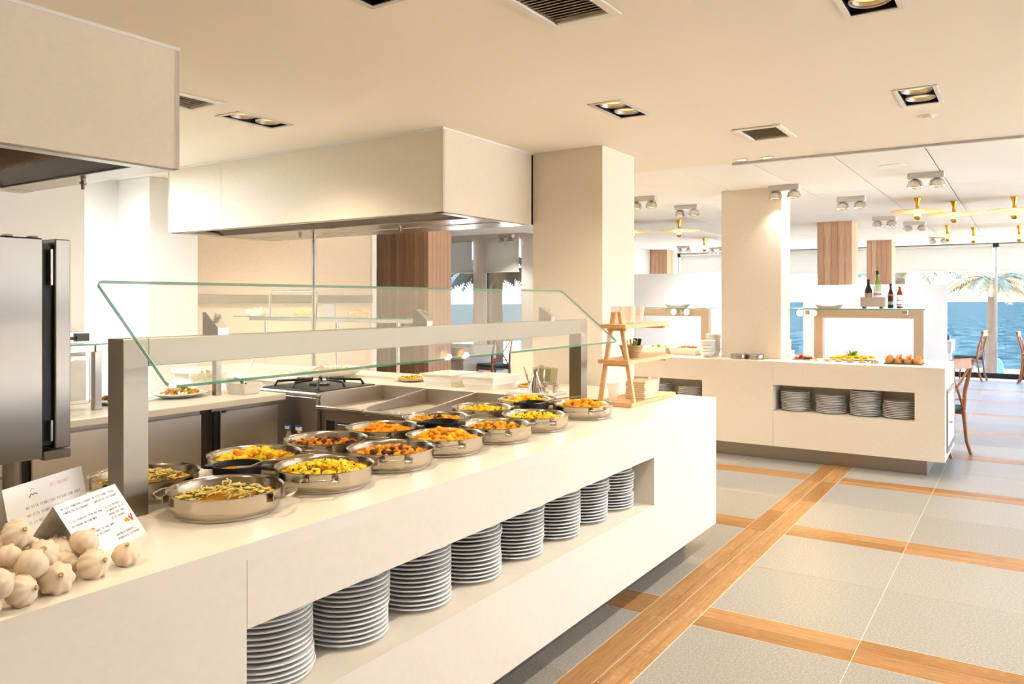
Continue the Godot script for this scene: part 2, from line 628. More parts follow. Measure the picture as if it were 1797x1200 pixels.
# ceiling openings: twin spots (x, z, half sizes) and air grilles
const SPOTS := [[-1.958, -4.14], [-0.483, -4.745], [-0.483, -3.07], [-3.94, -3.17], [-1.958, -1.985], [-1.958, 0.17], [-0.483, -1.40], [0.99, -4.745], [0.99, -3.07], [0.99, -1.40], [-5.6, -5.75], [-4.3, -5.75]]  # last five spots are unseen, added to brighten aisle and kitchen wall
const GRILLES := [[-1.445, -2.53], [-1.435, -5.235], [-3.888, -2.59]]

func holed_slab(x0, x1, z0, z1, y0, y1):
	var holes = []
	for s in SPOTS:
		holes.append([s[0] - 0.085, s[0] + 0.085, s[1] - 0.19, s[1] + 0.19])
	for g in GRILLES:
		holes.append([g[0] - 0.12, g[0] + 0.12, g[1] - 0.18, g[1] + 0.18])
	var xs = [x0, x1]
	for h in holes:
		xs.append(h[0]); xs.append(h[1])
	xs.sort()
	var st = ST()
	for i in xs.size() - 1:
		if xs[i + 1] - xs[i] < 1e-5:
			continue
		var xm = (xs[i] + xs[i + 1]) / 2
		var cuts = []
		for h in holes:
			if xm > h[0] and xm < h[1]:
				cuts.append([h[2], h[3]])
		cuts.sort_custom(func(a, b): return a[0] < b[0])
		var z = z0
		for c in cuts:
			box(st, Vector3(xs[i], y0, z), Vector3(xs[i + 1], y1, c[0]))
			z = c[1]
		box(st, Vector3(xs[i], y0, z), Vector3(xs[i + 1], y1, z1))
	return st

# ---------------------------------------------------------------- floor
func floor_pieces():
	var f = get_node("floor")
	rng.seed = 5
	var st = ST()
	box(st, Vector3(-6.9, -0.012, WINZ + 0.1), Vector3(4.9, -0.0011, 3.9))
	part(f, "grout_bed", st, M.grout)
	# oak bands: lengthwise at x = -1.548 .. -1.296, then every 3.07 m; crosswise 0.255 wide every 1.677 m
	var zs = []
	for k in 11:
		zs.append(-0.15 - 1.677 * k)
	var x0 = -1.548
	var g = 0.0015
	var half = 0.1255
	# lengthwise planks (two side by side), joined at the cross bands
	for band in [0]:
		var xb = x0 + band
		for k in 10:
			var za = zs[k]
			var zb = zs[k + 1]
			for side in 2:
				var xa = xb + side * half + g
				var cut = za - (0.55 + 0.4 * side)
				plank(f, Vector3(xa + half / 2 - g, 0, (za + cut) / 2), absf(za - cut) - 2 * g, half - 2 * g, true)
				plank(f, Vector3(xa + half / 2 - g, 0, (zb + cut) / 2), absf(zb - cut) - 2 * g, half - 2 * g, true)
	for k in 11:
		var zc = zs[k] - 0.255
		for part_ in [[-1.296, -0.61], [-0.61, 0.62], [0.62, 1.85], [1.85, 3.08], [-2.75, -1.548], [-3.95, -2.75]]:
			if part_[0] < -1.5 and zs[k] > -4.5 and part_[1] < -1.6:
				continue
			for side in 2:
				var L = part_[1] - part_[0]
				plank(f, Vector3((part_[0] + part_[1]) / 2, 0, zs[k] - 0.001 - half * side - half / 2), L - 2 * g, half - 2 * g, false)
	# stone fields between them: 0.685 wide tiles, two rows each
	for k in 10:
		var za = zs[k] - 0.255
		var zb = zs[k + 1]
		var zm = (za + zb) / 2
		for col in [[-1.296, -0.61], [-0.61, 0.075], [0.075, 0.76], [0.76, 1.445], [1.445, 2.13], [2.13, 2.815], [-2.233, -1.548], [-2.918, -2.233], [-3.603, -2.918]]:
			if col[1] < -1.6 and za > -4.0:
				continue
			for row in [[za, zm], [zm, zb]]:
				tile(f, col[0] + g, col[1] - g, row[1] + g, row[0] - g)

func plank(f, c, length, width, along_z):
	var key = "plank%.3f_%.3f" % [length, width]
	if not cache.has(key):
		var st = ST()
		box(st, Vector3(-length / 2, -0.01, -width / 2), Vector3(length / 2, 0.0, width / 2), 0.0007)
		cache[key] = done(st)
	var m = M["oak%d" % rng.randi_range(0, 3)]
	return part(f, "oak_plank", cache[key], m, c, Basis(Vector3.UP, PI / 2) if along_z else Basis())

func tile(f, xa, xb, za, zb):
	var key = "tile%.3f_%.3f" % [xb - xa, zb - za]
	var w = (xb - xa) / 2
	var d = (zb - za) / 2
	if not cache.has(key):
		var st = ST()
		box(st, Vector3(-w, -0.01, -d), Vector3(w, 0.0, d), 0.0007)
		cache[key] = done(st)
	return part(f, "stone_tile", cache[key], M["stone%d" % rng.randi_range(0, 2)], Vector3((xa + xb) / 2, 0, (za + zb) / 2))

func ceiling_panels():
	var c = get_node("ceiling")
	var g = 0.004
	var key = null
	var zs = [-6.25, -8.5, -10.75, -13.0, -15.25, -17.7]
	for r in 5:
		var st = ST()
		var d = absf(zs[r] - zs[r + 1])
		box(st, Vector3(-0.31 + g, 0, -d / 2 + g), Vector3(0.31 - g, 0.011, d / 2 - g), 0.002)
		var me = done(st)
		for k in range(-15 if r < 2 else -10, 9):
			var x = -0.61 + 0.62 * k + 0.31
			part(c, "ceiling_panel", me, M.panel_white, Vector3(x, CEIL, (zs[r] + zs[r + 1]) / 2))
	# blind track where the plasterboard meets the panels
	var st2 = ST()
	box(st2, Vector3(-1.97, CEIL - 0.018, -6.262), Vector3(3.0, CEIL, -6.238), 0.002)
	box(st2, Vector3(-1.97, CEIL - 0.014, -6.295), Vector3(3.0, CEIL, -6.280), 0.002)
	var t = one("ceiling_track", st2, M.aluminium, "thin double metal track running across the white ceiling", "track")

# ---------------------------------------------------------------- counters
func main_counter():
	var t = thing("buffet_counter", "long cream show-cooking counter with a plate niche in its front", "counter")
	var z1 = 0.9
	var xf = -1.585
	var st = ST()
	# past the seam at z = -1.249 the front is cut open for the plate niche
	for q in [["lower_panel", Vector3(-1.925, 0.14, -4.71), Vector3(xf, 0.457, -1.2505)], ["upper_panel", Vector3(-1.925, 0.70, -4.71), Vector3(xf, 0.868, -1.2505)], ["end_panel", Vector3(-1.925, 0.457, -4.71), Vector3(xf, 0.70, -3.753)], ["niche_back", Vector3(-2.43, 0.14, -4.71), Vector3(-1.925, 0.868, -1.2505)], ["near_panel", Vector3(-2.43, 0.14, -1.249), Vector3(xf, 0.868, z1)]]:
		st = ST()
		box(st, q[1], q[2])
		part(t, q[0], st, M.cream)
	st = ST()
	box(st, Vector3(-2.43, 0.868, -4.71), Vector3(xf, TOP, z1))
	part(t, "worktop", st, M.top)
	st = ST()
	box(st, Vector3(-2.35, 0.0, -4.578), Vector3(-1.733, 0.14, z1 - 0.1))
	part(t, "plinth", st, M.steel_mid)

func far_counter():
	var t = thing("buffet_counter", "second cream buffet counter with bottles on its guard shelf and two plate niches", "counter")
	var zf = -7.49
	var zb = -8.5
	var st = ST()
	# the seam at x = -1.976 parts the bottle side from the salad side; each has its niche
	var zn = -7.815
	for q in [["lower_panel", Vector3(-1.976, 0.14, zn), Vector3(-0.565, 0.466, zf)], ["upper_panel", Vector3(-1.976, 0.712, zn), Vector3(-0.565, 0.89, zf)], ["end_panel", Vector3(-0.793, 0.466, zn), Vector3(-0.565, 0.712, zf)], ["niche_back", Vector3(-1.976, 0.14, zb), Vector3(-0.565, 0.89, zn)],
			["lower_panel", Vector3(-4.9, 0.14, zn), Vector3(-1.9775, 0.466, zf)], ["upper_panel", Vector3(-4.9, 0.717, zn), Vector3(-1.9775, 0.89, zf)], ["end_panel", Vector3(-2.661, 0.466, zn), Vector3(-1.9775, 0.717, zf)], ["end_panel", Vector3(-4.9, 0.466, zn), Vector3(-3.9, 0.717, zf)], ["niche_back", Vector3(-4.9, 0.14, zb), Vector3(-1.9775, 0.89, zn)]]:
		st = ST()
		box(st, q[1], q[2])
		part(t, q[0], st, M.cream)
	st = ST()
	box(st, Vector3(-4.9, 0.89, zb), Vector3(-0.565, FTOP, zf))
	part(t, "worktop", st, M.top)
	st = ST()
	box(st, Vector3(-4.8, 0, -8.4), Vector3(-0.709, 0.14, -7.595))
	part(t, "plinth", st, M.steel_mid)
	# cupboard door in the end
	st = ST()
	var x = -0.565
	box(st, Vector3(x, 0.20, -8.44), Vector3(x + 0.012, 0.235, -7.62)); box(st, Vector3(x, 0.70, -8.44), Vector3(x + 0.012, 0.735, -7.62))
	box(st, Vector3(x, 0.235, -8.44), Vector3(x + 0.012, 0.70, -8.40)); box(st, Vector3(x, 0.235, -7.66), Vector3(x + 0.012, 0.70, -7.62))
	part(t, "door_frame", st, M.steel_mid)
	st = ST()
	box(st, Vector3(x, 0.24, -8.395), Vector3(x + 0.009, 0.695, -7.665), 0.002)
	var d = part(t, "door", st, M.cream)
	st = ST()
	lathe(st, [Vector2(0.0, 0.0), Vector2(0.006, 0.0), Vector2(0.005, 0.012), Vector2(0.012, 0.018), Vector2(0.012, 0.026), Vector2(0.0, 0.03)], 12, Vector3(x + 0.008, 0.45, -7.76), Basis(Vector3.BACK, -PI / 2))
	part(d, "knob", st, M.chrome)

# ---------------------------------------------------------------- extraction hoods
func hood(label, lo, hi, seam_x, zfil, sgn):
	# boxed cream hood: four outer panels, steel rim, baffle filters and nozzles inside
	var t = thing("extraction_hood", label, "hood", Vector3(0, 0, 0))
	var y0 = lo.y
	var y1 = hi.y
	var w = 0.025
	var st = ST()
	box(st, Vector3(hi.x - w, y0, lo.z), Vector3(hi.x, y1, hi.z))
	part(t, "side_panel", st, M.cream)
	st = ST()
	box(st, Vector3(lo.x, y0, lo.z), Vector3(lo.x + w, y1, hi.z))
	part(t, "side_panel", st, M.cream)
	if seam_x != null:
		st = ST()
		box(st, Vector3(seam_x + 0.002, y0, hi.z - w), Vector3(hi.x, y1, hi.z))
		part(t, "front_panel", st, M.cream)
		st = ST()
		box(st, Vector3(lo.x, y0, hi.z - w), Vector3(seam_x - 0.002, y1, hi.z))
		part(t, "front_panel", st, M.cream)
	else:
		st = ST()
		box(st, Vector3(lo.x, y0, hi.z - w), Vector3(hi.x, y1, hi.z))
		part(t, "front_panel", st, M.cream)
	st = ST()
	box(st, Vector3(lo.x, y0, lo.z), Vector3(hi.x, y1, lo.z + w))
	part(t, "back_panel", st, M.cream)
	# shadow-gap bead along the ceiling
	st = ST()
	var e = 0.006
	box(st, Vector3(hi.x, y1 - 0.014, lo.z), Vector3(hi.x + e, y1, hi.z + e))
	box(st, Vector3(lo.x, y1 - 0.014, hi.z), Vector3(hi.x, y1, hi.z + e))
	part(t, "ceiling_bead", st, M.white_wall)
	# steel rim, trough and inside
	var a = Vector3(lo.x + w, y0 - 0.004, lo.z + w)
	var b = Vector3(hi.x - w, y0 + 0.03, hi.z - w)
	st = ST()
	box(st, Vector3(hi.x - 0.10, y0 - 0.004, lo.z), Vector3(hi.x - 0.03, y0 + 0.025, hi.z - 0.03), 0.002)
	box(st, Vector3(lo.x, y0 - 0.004, lo.z), Vector3(lo.x + 0.12, y0 + 0.025, hi.z - 0.03), 0.002)
	box(st, Vector3(lo.x, y0 - 0.004, hi.z - 0.07), Vector3(hi.x - 0.03, y0 + 0.025, hi.z - 0.03), 0.002)
	part(t, "rim", st, M.steel)
	st = ST()
	box(st, Vector3(lo.x + 0.1, y0 - 0.002, lo.z), Vector3(hi.x - 0.08, y0 + 0.02, zfil - 0.13), 0.002)
	part(t, "end_plate", st, M.steel)
	st = ST()
	quad(st, Vector3(lo.x + 0.1, y0 + 0.06, zfil), Vector3(hi.x - 0.08, y0 + 0.06, zfil), Vector3(hi.x - 0.08, y0 + 0.004, zfil - 0.14), Vector3(lo.x + 0.1, y0 + 0.004, zfil - 0.14))
	box(st, Vector3(lo.x + w, y0 + 0.02, lo.z + w), Vector3(lo.x + w + 0.01, y1 - 0.05, hi.z - w))
	box(st, Vector3(hi.x - w - 0.01, y0 + 0.02, lo.z + w), Vector3(hi.x - w, y1 - 0.05, hi.z - w))
	box(st, Vector3(lo.x + w, y1 - 0.06, lo.z + w), Vector3(hi.x - w, y1 - 0.05, hi.z - w))
	part(t, "trough", st, M.steel_dark)
	# baffles climb from the trough towards the front
	var up = Vector3(0, 0.34, sgn)
	var n = int((hi.x - lo.x - 0.2) / 0.062)
	var key = "baffle%.2f" % sgn
	if not cache.has(key):
		var s2 = ST()
		var d = up.normalized()
		var q = Vector3.RIGHT.cross(d)
		for s in [-1, 1]:
			var o = Vector3(0.012 * s, 0, 0)
			var p0 = o - Vector3(0.013, 0, 0) * 1.0
			quad(s2, Vector3(-0.014, 0, 0), Vector3(0.014, 0, 0), Vector3(0.014, 0, 0) + up, Vector3(-0.014, 0, 0) + up)
		box(s2, Vector3(-0.015, 0, -0.004), Vector3(-0.011, 0.02, 0.004))
		quad(s2, Vector3(0.014, 0, 0), Vector3(0.014, 0, 0) + q * 0.02, Vector3(0.014, 0, 0) + q * 0.02 + up, Vector3(0.014, 0, 0) + up)
		quad(s2, Vector3(-0.014, 0, 0) + q * 0.02, Vector3(-0.014, 0, 0), Vector3(-0.014, 0, 0) + up, Vector3(-0.014, 0, 0) + q * 0.02 + up)
		cache[key] = done(s2)
	for i in n:
		part(t, "baffle", cache[key], M.filter_metal, Vector3(lo.x + 0.13 + 0.062 * i, y0 + 0.055, zfil))
	return t

func nozzle(t, p):
	var st = ST()
	lathe(st, [Vector2(0.0, -0.05), Vector2(0.009, -0.05), Vector2(0.009, -0.03), Vector2(0.016, -0.026), Vector2(0.016, -0.016), Vector2(0.01, -0.012), Vector2(0.013, 0.0)], 10, p)
	part(t, "nozzle", st, M.steel_mid)

func hoods():
	var t = hood("tan extraction hood hanging over the tall steel oven", Vector3(-4.47, 2.072, -2.084), Vector3(-3.095, CEIL, 0.9), null, -1.80, 0.5)
	nozzle(t, Vector3(-3.70, 2.07, -1.99))
	t = hood("long pale extraction hood hanging over the cooking range beside the column", Vector3(-6.0, 2.065, -5.026), Vector3(-3.092, CEIL, -3.933), -5.3, -4.25, 0.26)
	nozzle(t, Vector3(-3.92, 2.065, -4.47))
	nozzle(t, Vector3(-5.0, 2.065, -4.47))
	# open rear half of the long hood: cross bars and its own lamps
	var st = ST()
	box(st, Vector3(-4.6, 2.061, -5.0), Vector3(-4.5, 2.07, -4.38), 0.001)
	box(st, Vector3(-5.9, 2.058, -4.74), Vector3(-3.2, 2.066, -4.68), 0.001)
	part(t, "cross_bar", st, M.steel)

# ---------------------------------------------------------------- sneeze guard on the main counter
func rounded_rect(w, h, r, n = 5):
	var p = []
	for c in [[w - r, h - r, 0.0], [r - w, h - r, PI / 2], [r - w, r - h, PI], [w - r, r - h, PI * 1.5]]:
		for i in n + 1:
			var a = c[2] + PI / 2 * i / n
			p.append(Vector2(c[0] + r * cos(a), c[1] + r * sin(a)))
	return p

func pane_with_edge(parent, called, w, h, r, th, xf):
	# flat glass sheet of half sizes w, h with rounded corners; its rim is the green cut edge
	var outline = rounded_rect(w, h, r)
	var st = ST()
	var inner = rounded_rect(w - 0.0015, h - 0.0015, r)
	var pv := PackedVector2Array(inner)
	var idx = Geometry2D.triangulate_polygon(pv)
	for i in range(0, idx.size(), 3):
		var a = pv[idx[i]]; var b = pv[idx[i + 1]]; var c = pv[idx[i + 2]]
		if (b - a).cross(c - a) < 0:
			var q = b; b = c; c = q
		tri(st, xf * Vector3(a.x, a.y, th / 2), xf * Vector3(b.x, b.y, th / 2), xf * Vector3(c.x, c.y, th / 2))
		tri(st, xf * Vector3(a.x, a.y, -th / 2), xf * Vector3(c.x, c.y, -th / 2), xf * Vector3(b.x, b.y, -th / 2))
	var p = part(parent, called, st, M.glass)
	st = ST()
	var n = outline.size()
	for i in n:
		var a = outline[i]; var b = outline[(i + 1) % n]
		var ai = inner[i]; var bi = inner[(i + 1) % n]
		quad(st, xf * Vector3(a.x, a.y, -th / 2), xf * Vector3(b.x, b.y, -th / 2), xf * Vector3(b.x, b.y, th / 2), xf * Vector3(a.x, a.y, th / 2))
		for s in [-1, 1]:
			quad(st, xf * Vector3(ai.x, ai.y, s * th / 2), xf * Vector3(a.x, a.y, s * th / 2), xf * Vector3(b.x, b.y, s * th / 2), xf * Vector3(bi.x, bi.y, s * th / 2))
	part(p, "cut_edge", st, M.glass_edge)
	return p

func sneeze_guard():
	var t = thing("sneeze_guard", "steel framed sneeze guard with a tilted glass sheet over the pans", "guard", Vector3(-2.071, TOP, -2.54))
	var st = ST()
	var hz = 1.302
	for s in [1, -1]:
		st = ST()
		box(st, Vector3(-0.037, 0, s * hz - 0.037), Vector3(0.037, 0.487, s * hz + 0.037), 0.0015)
		part(t, "post", st, M.frame_steel)
	st = ST()
	box(st, Vector3(-0.037, 0.41, -hz + 0.037), Vector3(0.037, 0.487, hz - 0.037), 0.0015)
	part(t, "beam", st, M.frame_steel)
	# brackets, triangular, with a clamp screw
	for z in [-1.522, -2.512, -3.514]:
		st = ST()
		prism(st, [Vector2(-0.045, 0.487), Vector2(0.030, 0.487), Vector2(0.030, 0.508), Vector2(-0.03, 0.556), Vector2(-0.045, 0.556)], -0.018, 0.018, Transform3D(Basis(), Vector3(0, 0, z + 2.54)))
		var b = part(t, "bracket", st, M.steel)
		st = ST()
		lathe(st, [Vector2(0, 0), Vector2(0.009, 0), Vector2(0.009, 0.012), Vector2(0, 0.014)], 10, Vector3(0.0, 0.538, z + 2.54), Basis(Vector3.BACK, -0.9))
		part(b, "clamp_screw", st, M.chrome)
	# glass: from (-2.165, 1.546) down to (-1.825, 1.278)
	var a = Vector3(-2.165, 1.552, 0)
	var b2 = Vector3(-1.825, 1.279, 0)
	var v = (a - b2).normalized()
	var zx = Vector3(0, 0, 1)
	var nrm = zx.cross(v)
	var mid = (a + b2) / 2 + Vector3(0, 0, -2.51)
	var xf = Transform3D(Basis(zx, v, nrm), mid - t.position)
	pane_with_edge(t, "glass_sheet", 1.312, a.distance_to(b2) / 2, 0.02, 0.010, xf)

# ---------------------------------------------------------------- kitchen side
func kitchen():
	var st
	# tall oven under the first hood
	var t = thing("combi_oven", "tall stainless steel oven with its door ajar beside the garlic", "oven", Vector3(-3.2, 0, -1.3))
	st = ST()
	box(st, Vector3(-0.75, 0.885, -0.268), Vector3(0.0, 1.742, 0.75), 0.006)
	part(t, "body", st, M.oven_steel)
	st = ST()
	box(st, Vector3(-0.70, 0.93, -0.31), Vector3(-0.02, 1.72, -0.268))  # black block fills the dark gap between oven body and door
	part(t, "gap_block", st, M.black)
	st = ST()
	box(st, Vector3(-0.74, 0.915, -0.372), Vector3(0.0, 1.742, -0.312), 0.004)
	var d = part(t, "door", st, M.oven_steel)
	st = ST()
	box(st, Vector3(-0.012, 1.56, -0.300), Vector3(0.006, 1.70, -0.292)); box(st, Vector3(-0.012, 0.95, -0.300), Vector3(0.006, 1.03, -0.292))
	part(d, "hinge_rail", st, M.steel_mid)
	st = ST()
	box(st, Vector3(-0.3, 0.875, -0.372), Vector3(0.002, 0.910, -0.268), 0.003)
	part(t, "drip_ledge", st, M.oven_steel)
	for zz in [0.3, 0.05, -0.15, -0.24]:
		st = ST()
		box(st, Vector3(-0.05, 1.742, zz - 0.014), Vector3(-0.01, 1.75, zz + 0.014), 0.003)
		part(t, "bolt", st, M.steel_mid)
	st = ST()
	box(st, Vector3(-0.70, 0.70, -0.22), Vector3(-0.04, 0.715, 0.70), 0.002)
	part(t, "stand_shelf", st, M.steel_mid)
	tub(Vector3(-3.50, 0.715, -1.42), 0.26, 0.19, 0.08, "white plastic tub on the shelf under the steel oven")
	for p in [Vector3(-0.08, 0, -0.19), Vector3(-0.66, 0, -0.19), Vector3(-0.08, 0, 0.66), Vector3(-0.66, 0, 0.66)]:
		st = ST()
		lathe(st, [Vector2(0.0, 0.0), Vector2(0.045, 0.0), Vector2(0.045, 0.02), Vector2(0.032, 0.03), Vector2(0.032, 0.886), Vector2(0, 0.886)], 16, p)
		part(t, "leg", st, M.steel_mid)
	# counter along the kitchen's left: cabinets and worktop
	var doors = [[-1.30, -1.86], [-1.88, -2.37], [-2.40, -2.87], [-2.95, -3.43]]
	var names = ["steel refrigerated cabinet behind the oven legs", "steel refrigerated cabinet seen beside the near guard post", "steel refrigerated cabinet standing under the plates of salad", "steel refrigerated cabinet next to the stove"]
	for i in 4:
		var za = doors[i][0]
		var zb = doors[i][1]
		var c = thing("refrigerated_cabinet", names[i], "cabinet", Vector3(-4.03, 0, (za + zb) / 2), 0, "under-counter refrigerators")
		var h = (za - zb) / 2
		st = ST()
		box(st, Vector3(-0.62, 0.12, -h), Vector3(-0.035, 0.858, h))
		part(c, "body", st, M.steel_mid)
		st = ST()
		box(st, Vector3(-0.034, 0.16, -h + 0.012), Vector3(0.0, 0.835, h - 0.04), 0.004)
		var dd = part(c, "door", st, M.steel_light)
		st = ST()
		box(st, Vector3(-0.004, 0.825, h - 0.075), Vector3(0.006, 0.842, h - 0.045), 0.002)
		part(dd, "hinge", st, M.steel_dark)
		st = ST()
		box(st, Vector3(-0.034, 0.16, h - 0.036), Vector3(-0.02, 0.835, h - 0.004))
		part(c, "door_seal", st, M.black)
		for sx in [-0.58, -0.1]:
			for sz in [-h + 0.05, h - 0.05]:
				st = ST()
				lathe(st, [Vector2(0.0, 0), Vector2(0.025, 0), Vector2(0.02, 0.12), Vector2(0, 0.12)], 10, Vector3(sx, 0, sz))
				part(c, "foot", st, M.steel_dark)
	st = ST()
	box(st, Vector3(-4.75, 0.86, -3.46), Vector3(-4.0, 0.9, -1.25), 0.004)
	one("worktop", st, M.top, "cream worktop running over the steel refrigerated cabinets", "worktop")
	# white fitted wall units behind, in the daylight of the kitchen lamps
	st = ST()
	box(st, Vector3(-5.5, 0, -2.74), Vector3(-5.06, 1.18, 0.8))
	struct("wall_splashback", st, M.white_wall)
	t = thing("wall_cabinet", "large white wall cabinet hanging behind the steel oven", "cabinet", Vector3(-5.0, 0, -1.2))
	st = ST()
	box(st, Vector3(-0.5, 1.31, -1.50), Vector3(-0.02, 2.35, 1.6))
	part(t, "body", st, M.white_wall)
	for k in 2:
		st = ST()
		box(st, Vector3(-0.02, 1.30, -1.50 + k * 1.22), Vector3(0.0, 2.35, -1.50 + k * 1.22 + 1.21), 0.003)
		part(t, "door", st, M.white_wall)
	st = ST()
	box(st, Vector3(-5.06, 1.20, -2.66), Vector3(-5.03, 1.27, -2.3))  # shade of the gap under the cabinet, painted as a dark strip
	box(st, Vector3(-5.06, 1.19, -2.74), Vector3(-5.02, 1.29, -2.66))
	one("gap_shade_strip", st, M.steel_dark, "dark strip painted as the shaded gap below the white wall cabinet", "panel")
	left_guard()
	range_block()
	back_counter()

func left_guard():
	var t = thing("salad_guard", "low steel guard with glass shelf over the salad platters", "guard", Vector3(-4.28, 0.9, 0))
	var st
	for z in [-1.55, -2.375, -3.144]:
		st = ST()
		box(st, Vector3(-0.02, 0, z - 0.02), Vector3(0.02, 0.32, z + 0.02), 0.002)
		part(t, "post", st, M.steel)
		st = ST()
		box(st, Vector3(-0.40, 0.318, z - 0.02), Vector3(0.03, 0.355, z + 0.02), 0.002)
		part(t, "arm", st, M.steel)
	st = ST()
	box(st, Vector3(-0.022, 0.318, -3.164), Vector3(0.022, 0.355, -1.53), 0.002)
	part(t, "rail", st, M.steel)
	pane_with_edge(t, "glass_shelf", 0.86, 0.24, 0.01, 0.008, Transform3D(Basis(Vector3(0, 0, 1), Vector3(-1, 0, 0), Vector3(0, 1, 0)).orthonormalized(), Vector3(-0.19, 0.361, -2.35)))
	pane_with_edge(t, "glass_front", 0.37, 0.13, 0.01, 0.006, Transform3D(Basis(Vector3(0, 0, 1), Vector3(0, 1, 0), Vector3(-1, 0, 0)), Vector3(0.0, 0.17, -1.97)))
	# platters and dishes on the worktop
	platter(Vector3(-4.38, 0.9, -2.02), 0.5, "dark leafy salad spread on a white platter under the glass shelf", [M.leaf_dark, M.leaf, M.yellow], 3)
	platter(Vector3(-4.42, 0.9, -2.60), 0.3, "sliced red beetroot and greens on a long white platter", [M.red_food, M.leaf, M.leaf_dark], 4)
	platter(Vector3(-4.40, 0.9, -2.965), 0.3, "orange carrot slices on a white platter beside lettuce", [M.orange_food, M.leaf, M.pale_food], 5)
	bowl_of("glass_bowl", Vector3(-4.50, 0.9, -3.24), 0.12, 0.13, "clear bowl of pale shredded cabbage", M.tumbler, M.pale_food, 6)
	# ribbed white tubs with tongs
	var u = tub(Vector3(-4.22, 0.9, -3.30), 0.20, 0.13, 0.07, "small ribbed white tub with black serving spoons next to the stove")
	st = ST()
	tube(st, [Vector3(0.0, 0.03, 0.0), Vector3(-0.02, 0.10, -0.05), Vector3(-0.05, 0.19, -0.13)], [0.02, 0.008, 0.010], 8, false, 0.4)
	one("serving_spoon", st, M.steel_mid, "steel serving spoon leaning in the small white tub", "spoon", "", Vector3(-4.2, 0.92, -3.27))
	st = ST()
	tube(st, [Vector3(0.0, 0.03, 0.0), Vector3(0.03, 0.075, 0.07), Vector3(0.05, 0.09, 0.12)], [0.02, 0.009, 0.008], 8, false, 0.5)
	one("serving_spoon", st, M.black, "black serving spoon lying over the small white tub", "spoon", "", Vector3(-4.24, 0.92, -3.33))

func platter(p, half, label, mats, seed):
	var t = thing("platter", label, "platter", p)
	var st = ST()
	lathe(st, [Vector2(0, 0.008), Vector2(0.09, 0.008), Vector2(0.10, 0.004), Vector2(0.11, 0.004), Vector2(0.17, 0.026), Vector2(0.172, 0.030), Vector2(0.165, 0.031), Vector2(0.10, 0.014), Vector2(0, 0.013)], 28, Vector3.ZERO, Basis.from_scale(Vector3(0.85, 1, 1.0 if half < 0.4 else 1.2)))
	part(t, "dish", st, M.porcelain)
	heap(t, 0.105, 0.03, 0.03, mats, 70, 0.013, seed, "salad")
	return t

func unit_blobs():
	if not cache.has("lumps"):
		var a = []
		for i in 5:
			var st = ST()
			blob(st, Vector3.ZERO, Vector3(1, [0.7, 0.55, 0.8, 0.4, 0.6][i], [0.8, 0.6, 0.9, 0.7, 0.5][i]), 7, 5, Basis(), 0.55, 100 + i)
			a.append(done(st))
		cache.lumps = a
	return cache.lumps

func heap(parent, radius, y, high, mats, count, size, seed, called):
	# a heap of small pieces, one mesh for each colour of piece
	rng.seed = seed * 77 + 5
	var us = unit_blobs()
	var sts = []
	for m in mats:
		sts.append(ST())
	for i in count:
		var r = radius * sqrt(rng.randf())
		var a = rng.randf() * TAU
		var h = y + high * (1.0 - pow(r / radius, 2)) * rng.randf_range(0.35, 1.0)
		var s = size * rng.randf_range(0.65, 1.25)
		var b = Basis.from_euler(Vector3(rng.randf_range(-0.7, 0.7), rng.randf() * TAU, rng.randf_range(-0.7, 0.7))).scaled(Vector3.ONE * s)
		var which = mini(int(pow(rng.randf(), 1.6) * mats.size()), mats.size() - 1)
		sts[which].append_from(us[rng.randi_range(0, 4)], 0, Transform3D(b, Vector3(r * cos(a), h, r * sin(a))))
	for k in mats.size():
		var me = sts[k].commit()
		if me != null and me.get_surface_count() > 0:
			var o = part(parent, called, me, mats[k])
			o.set_meta("kind", "stuff")

func bowl_of(called, p, r, h, label, shell, food, seed):
	var t = thing(called, label, "bowl", p)
	var st = ST()
	lathe(st, [Vector2(0, 0.004), Vector2(r * 0.55, 0.0), Vector2(r * 0.9, h * 0.5), Vector2(r, h), Vector2(r - 0.004, h), Vector2(r * 0.87, h * 0.5), Vector2(r * 0.52, 0.006), Vector2(0, 0.008)], 24)
	part(t, "shell", st, shell)
	heap(t, r * 0.82, h * 0.62, h * 0.55, [food], 60, r * 0.14, seed, "food")
	return t

func tub(p, w, d, h, label):
	# ribbed rectangular serving tub
	var t = thing("serving_tub", label, "tub", p)
	var st = ST()
	var ww = w / 2; var dd = d / 2
	var lev = [[0.0, 0.84], [h * 0.3, 0.88], [h * 0.31, 0.90], [h * 0.62, 0.93], [h * 0.63, 0.95], [h * 0.9, 0.97], [h * 0.91, 1.04], [h, 1.05]]
	for i in lev.size() - 1:
		var a = lev[i]; var b = lev[i + 1]
		ringwall(st, ww * a[1], dd * a[1], a[0], ww * b[1], dd * b[1], b[0], false)
	ringwall(st, ww * 1.05, dd * 1.05, h, ww * 0.95, dd * 0.95, h, false)
	ringwall(st, ww * 0.95, dd * 0.95, h, ww * 0.82, dd * 0.82, 0.012, false)
	quad(st, Vector3(-ww * 0.82, 0.012, dd * 0.82), Vector3(ww * 0.82, 0.012, dd * 0.82), Vector3(ww * 0.82, 0.012, -dd * 0.82), Vector3(-ww * 0.82, 0.012, -dd * 0.82))
	quad(st, Vector3(-ww * 0.84, 0, -dd * 0.84), Vector3(ww * 0.84, 0, -dd * 0.84), Vector3(ww * 0.84, 0, dd * 0.84), Vector3(-ww * 0.84, 0, dd * 0.84))
	part(t, "shell", st, M.glaze_cream)
	return t

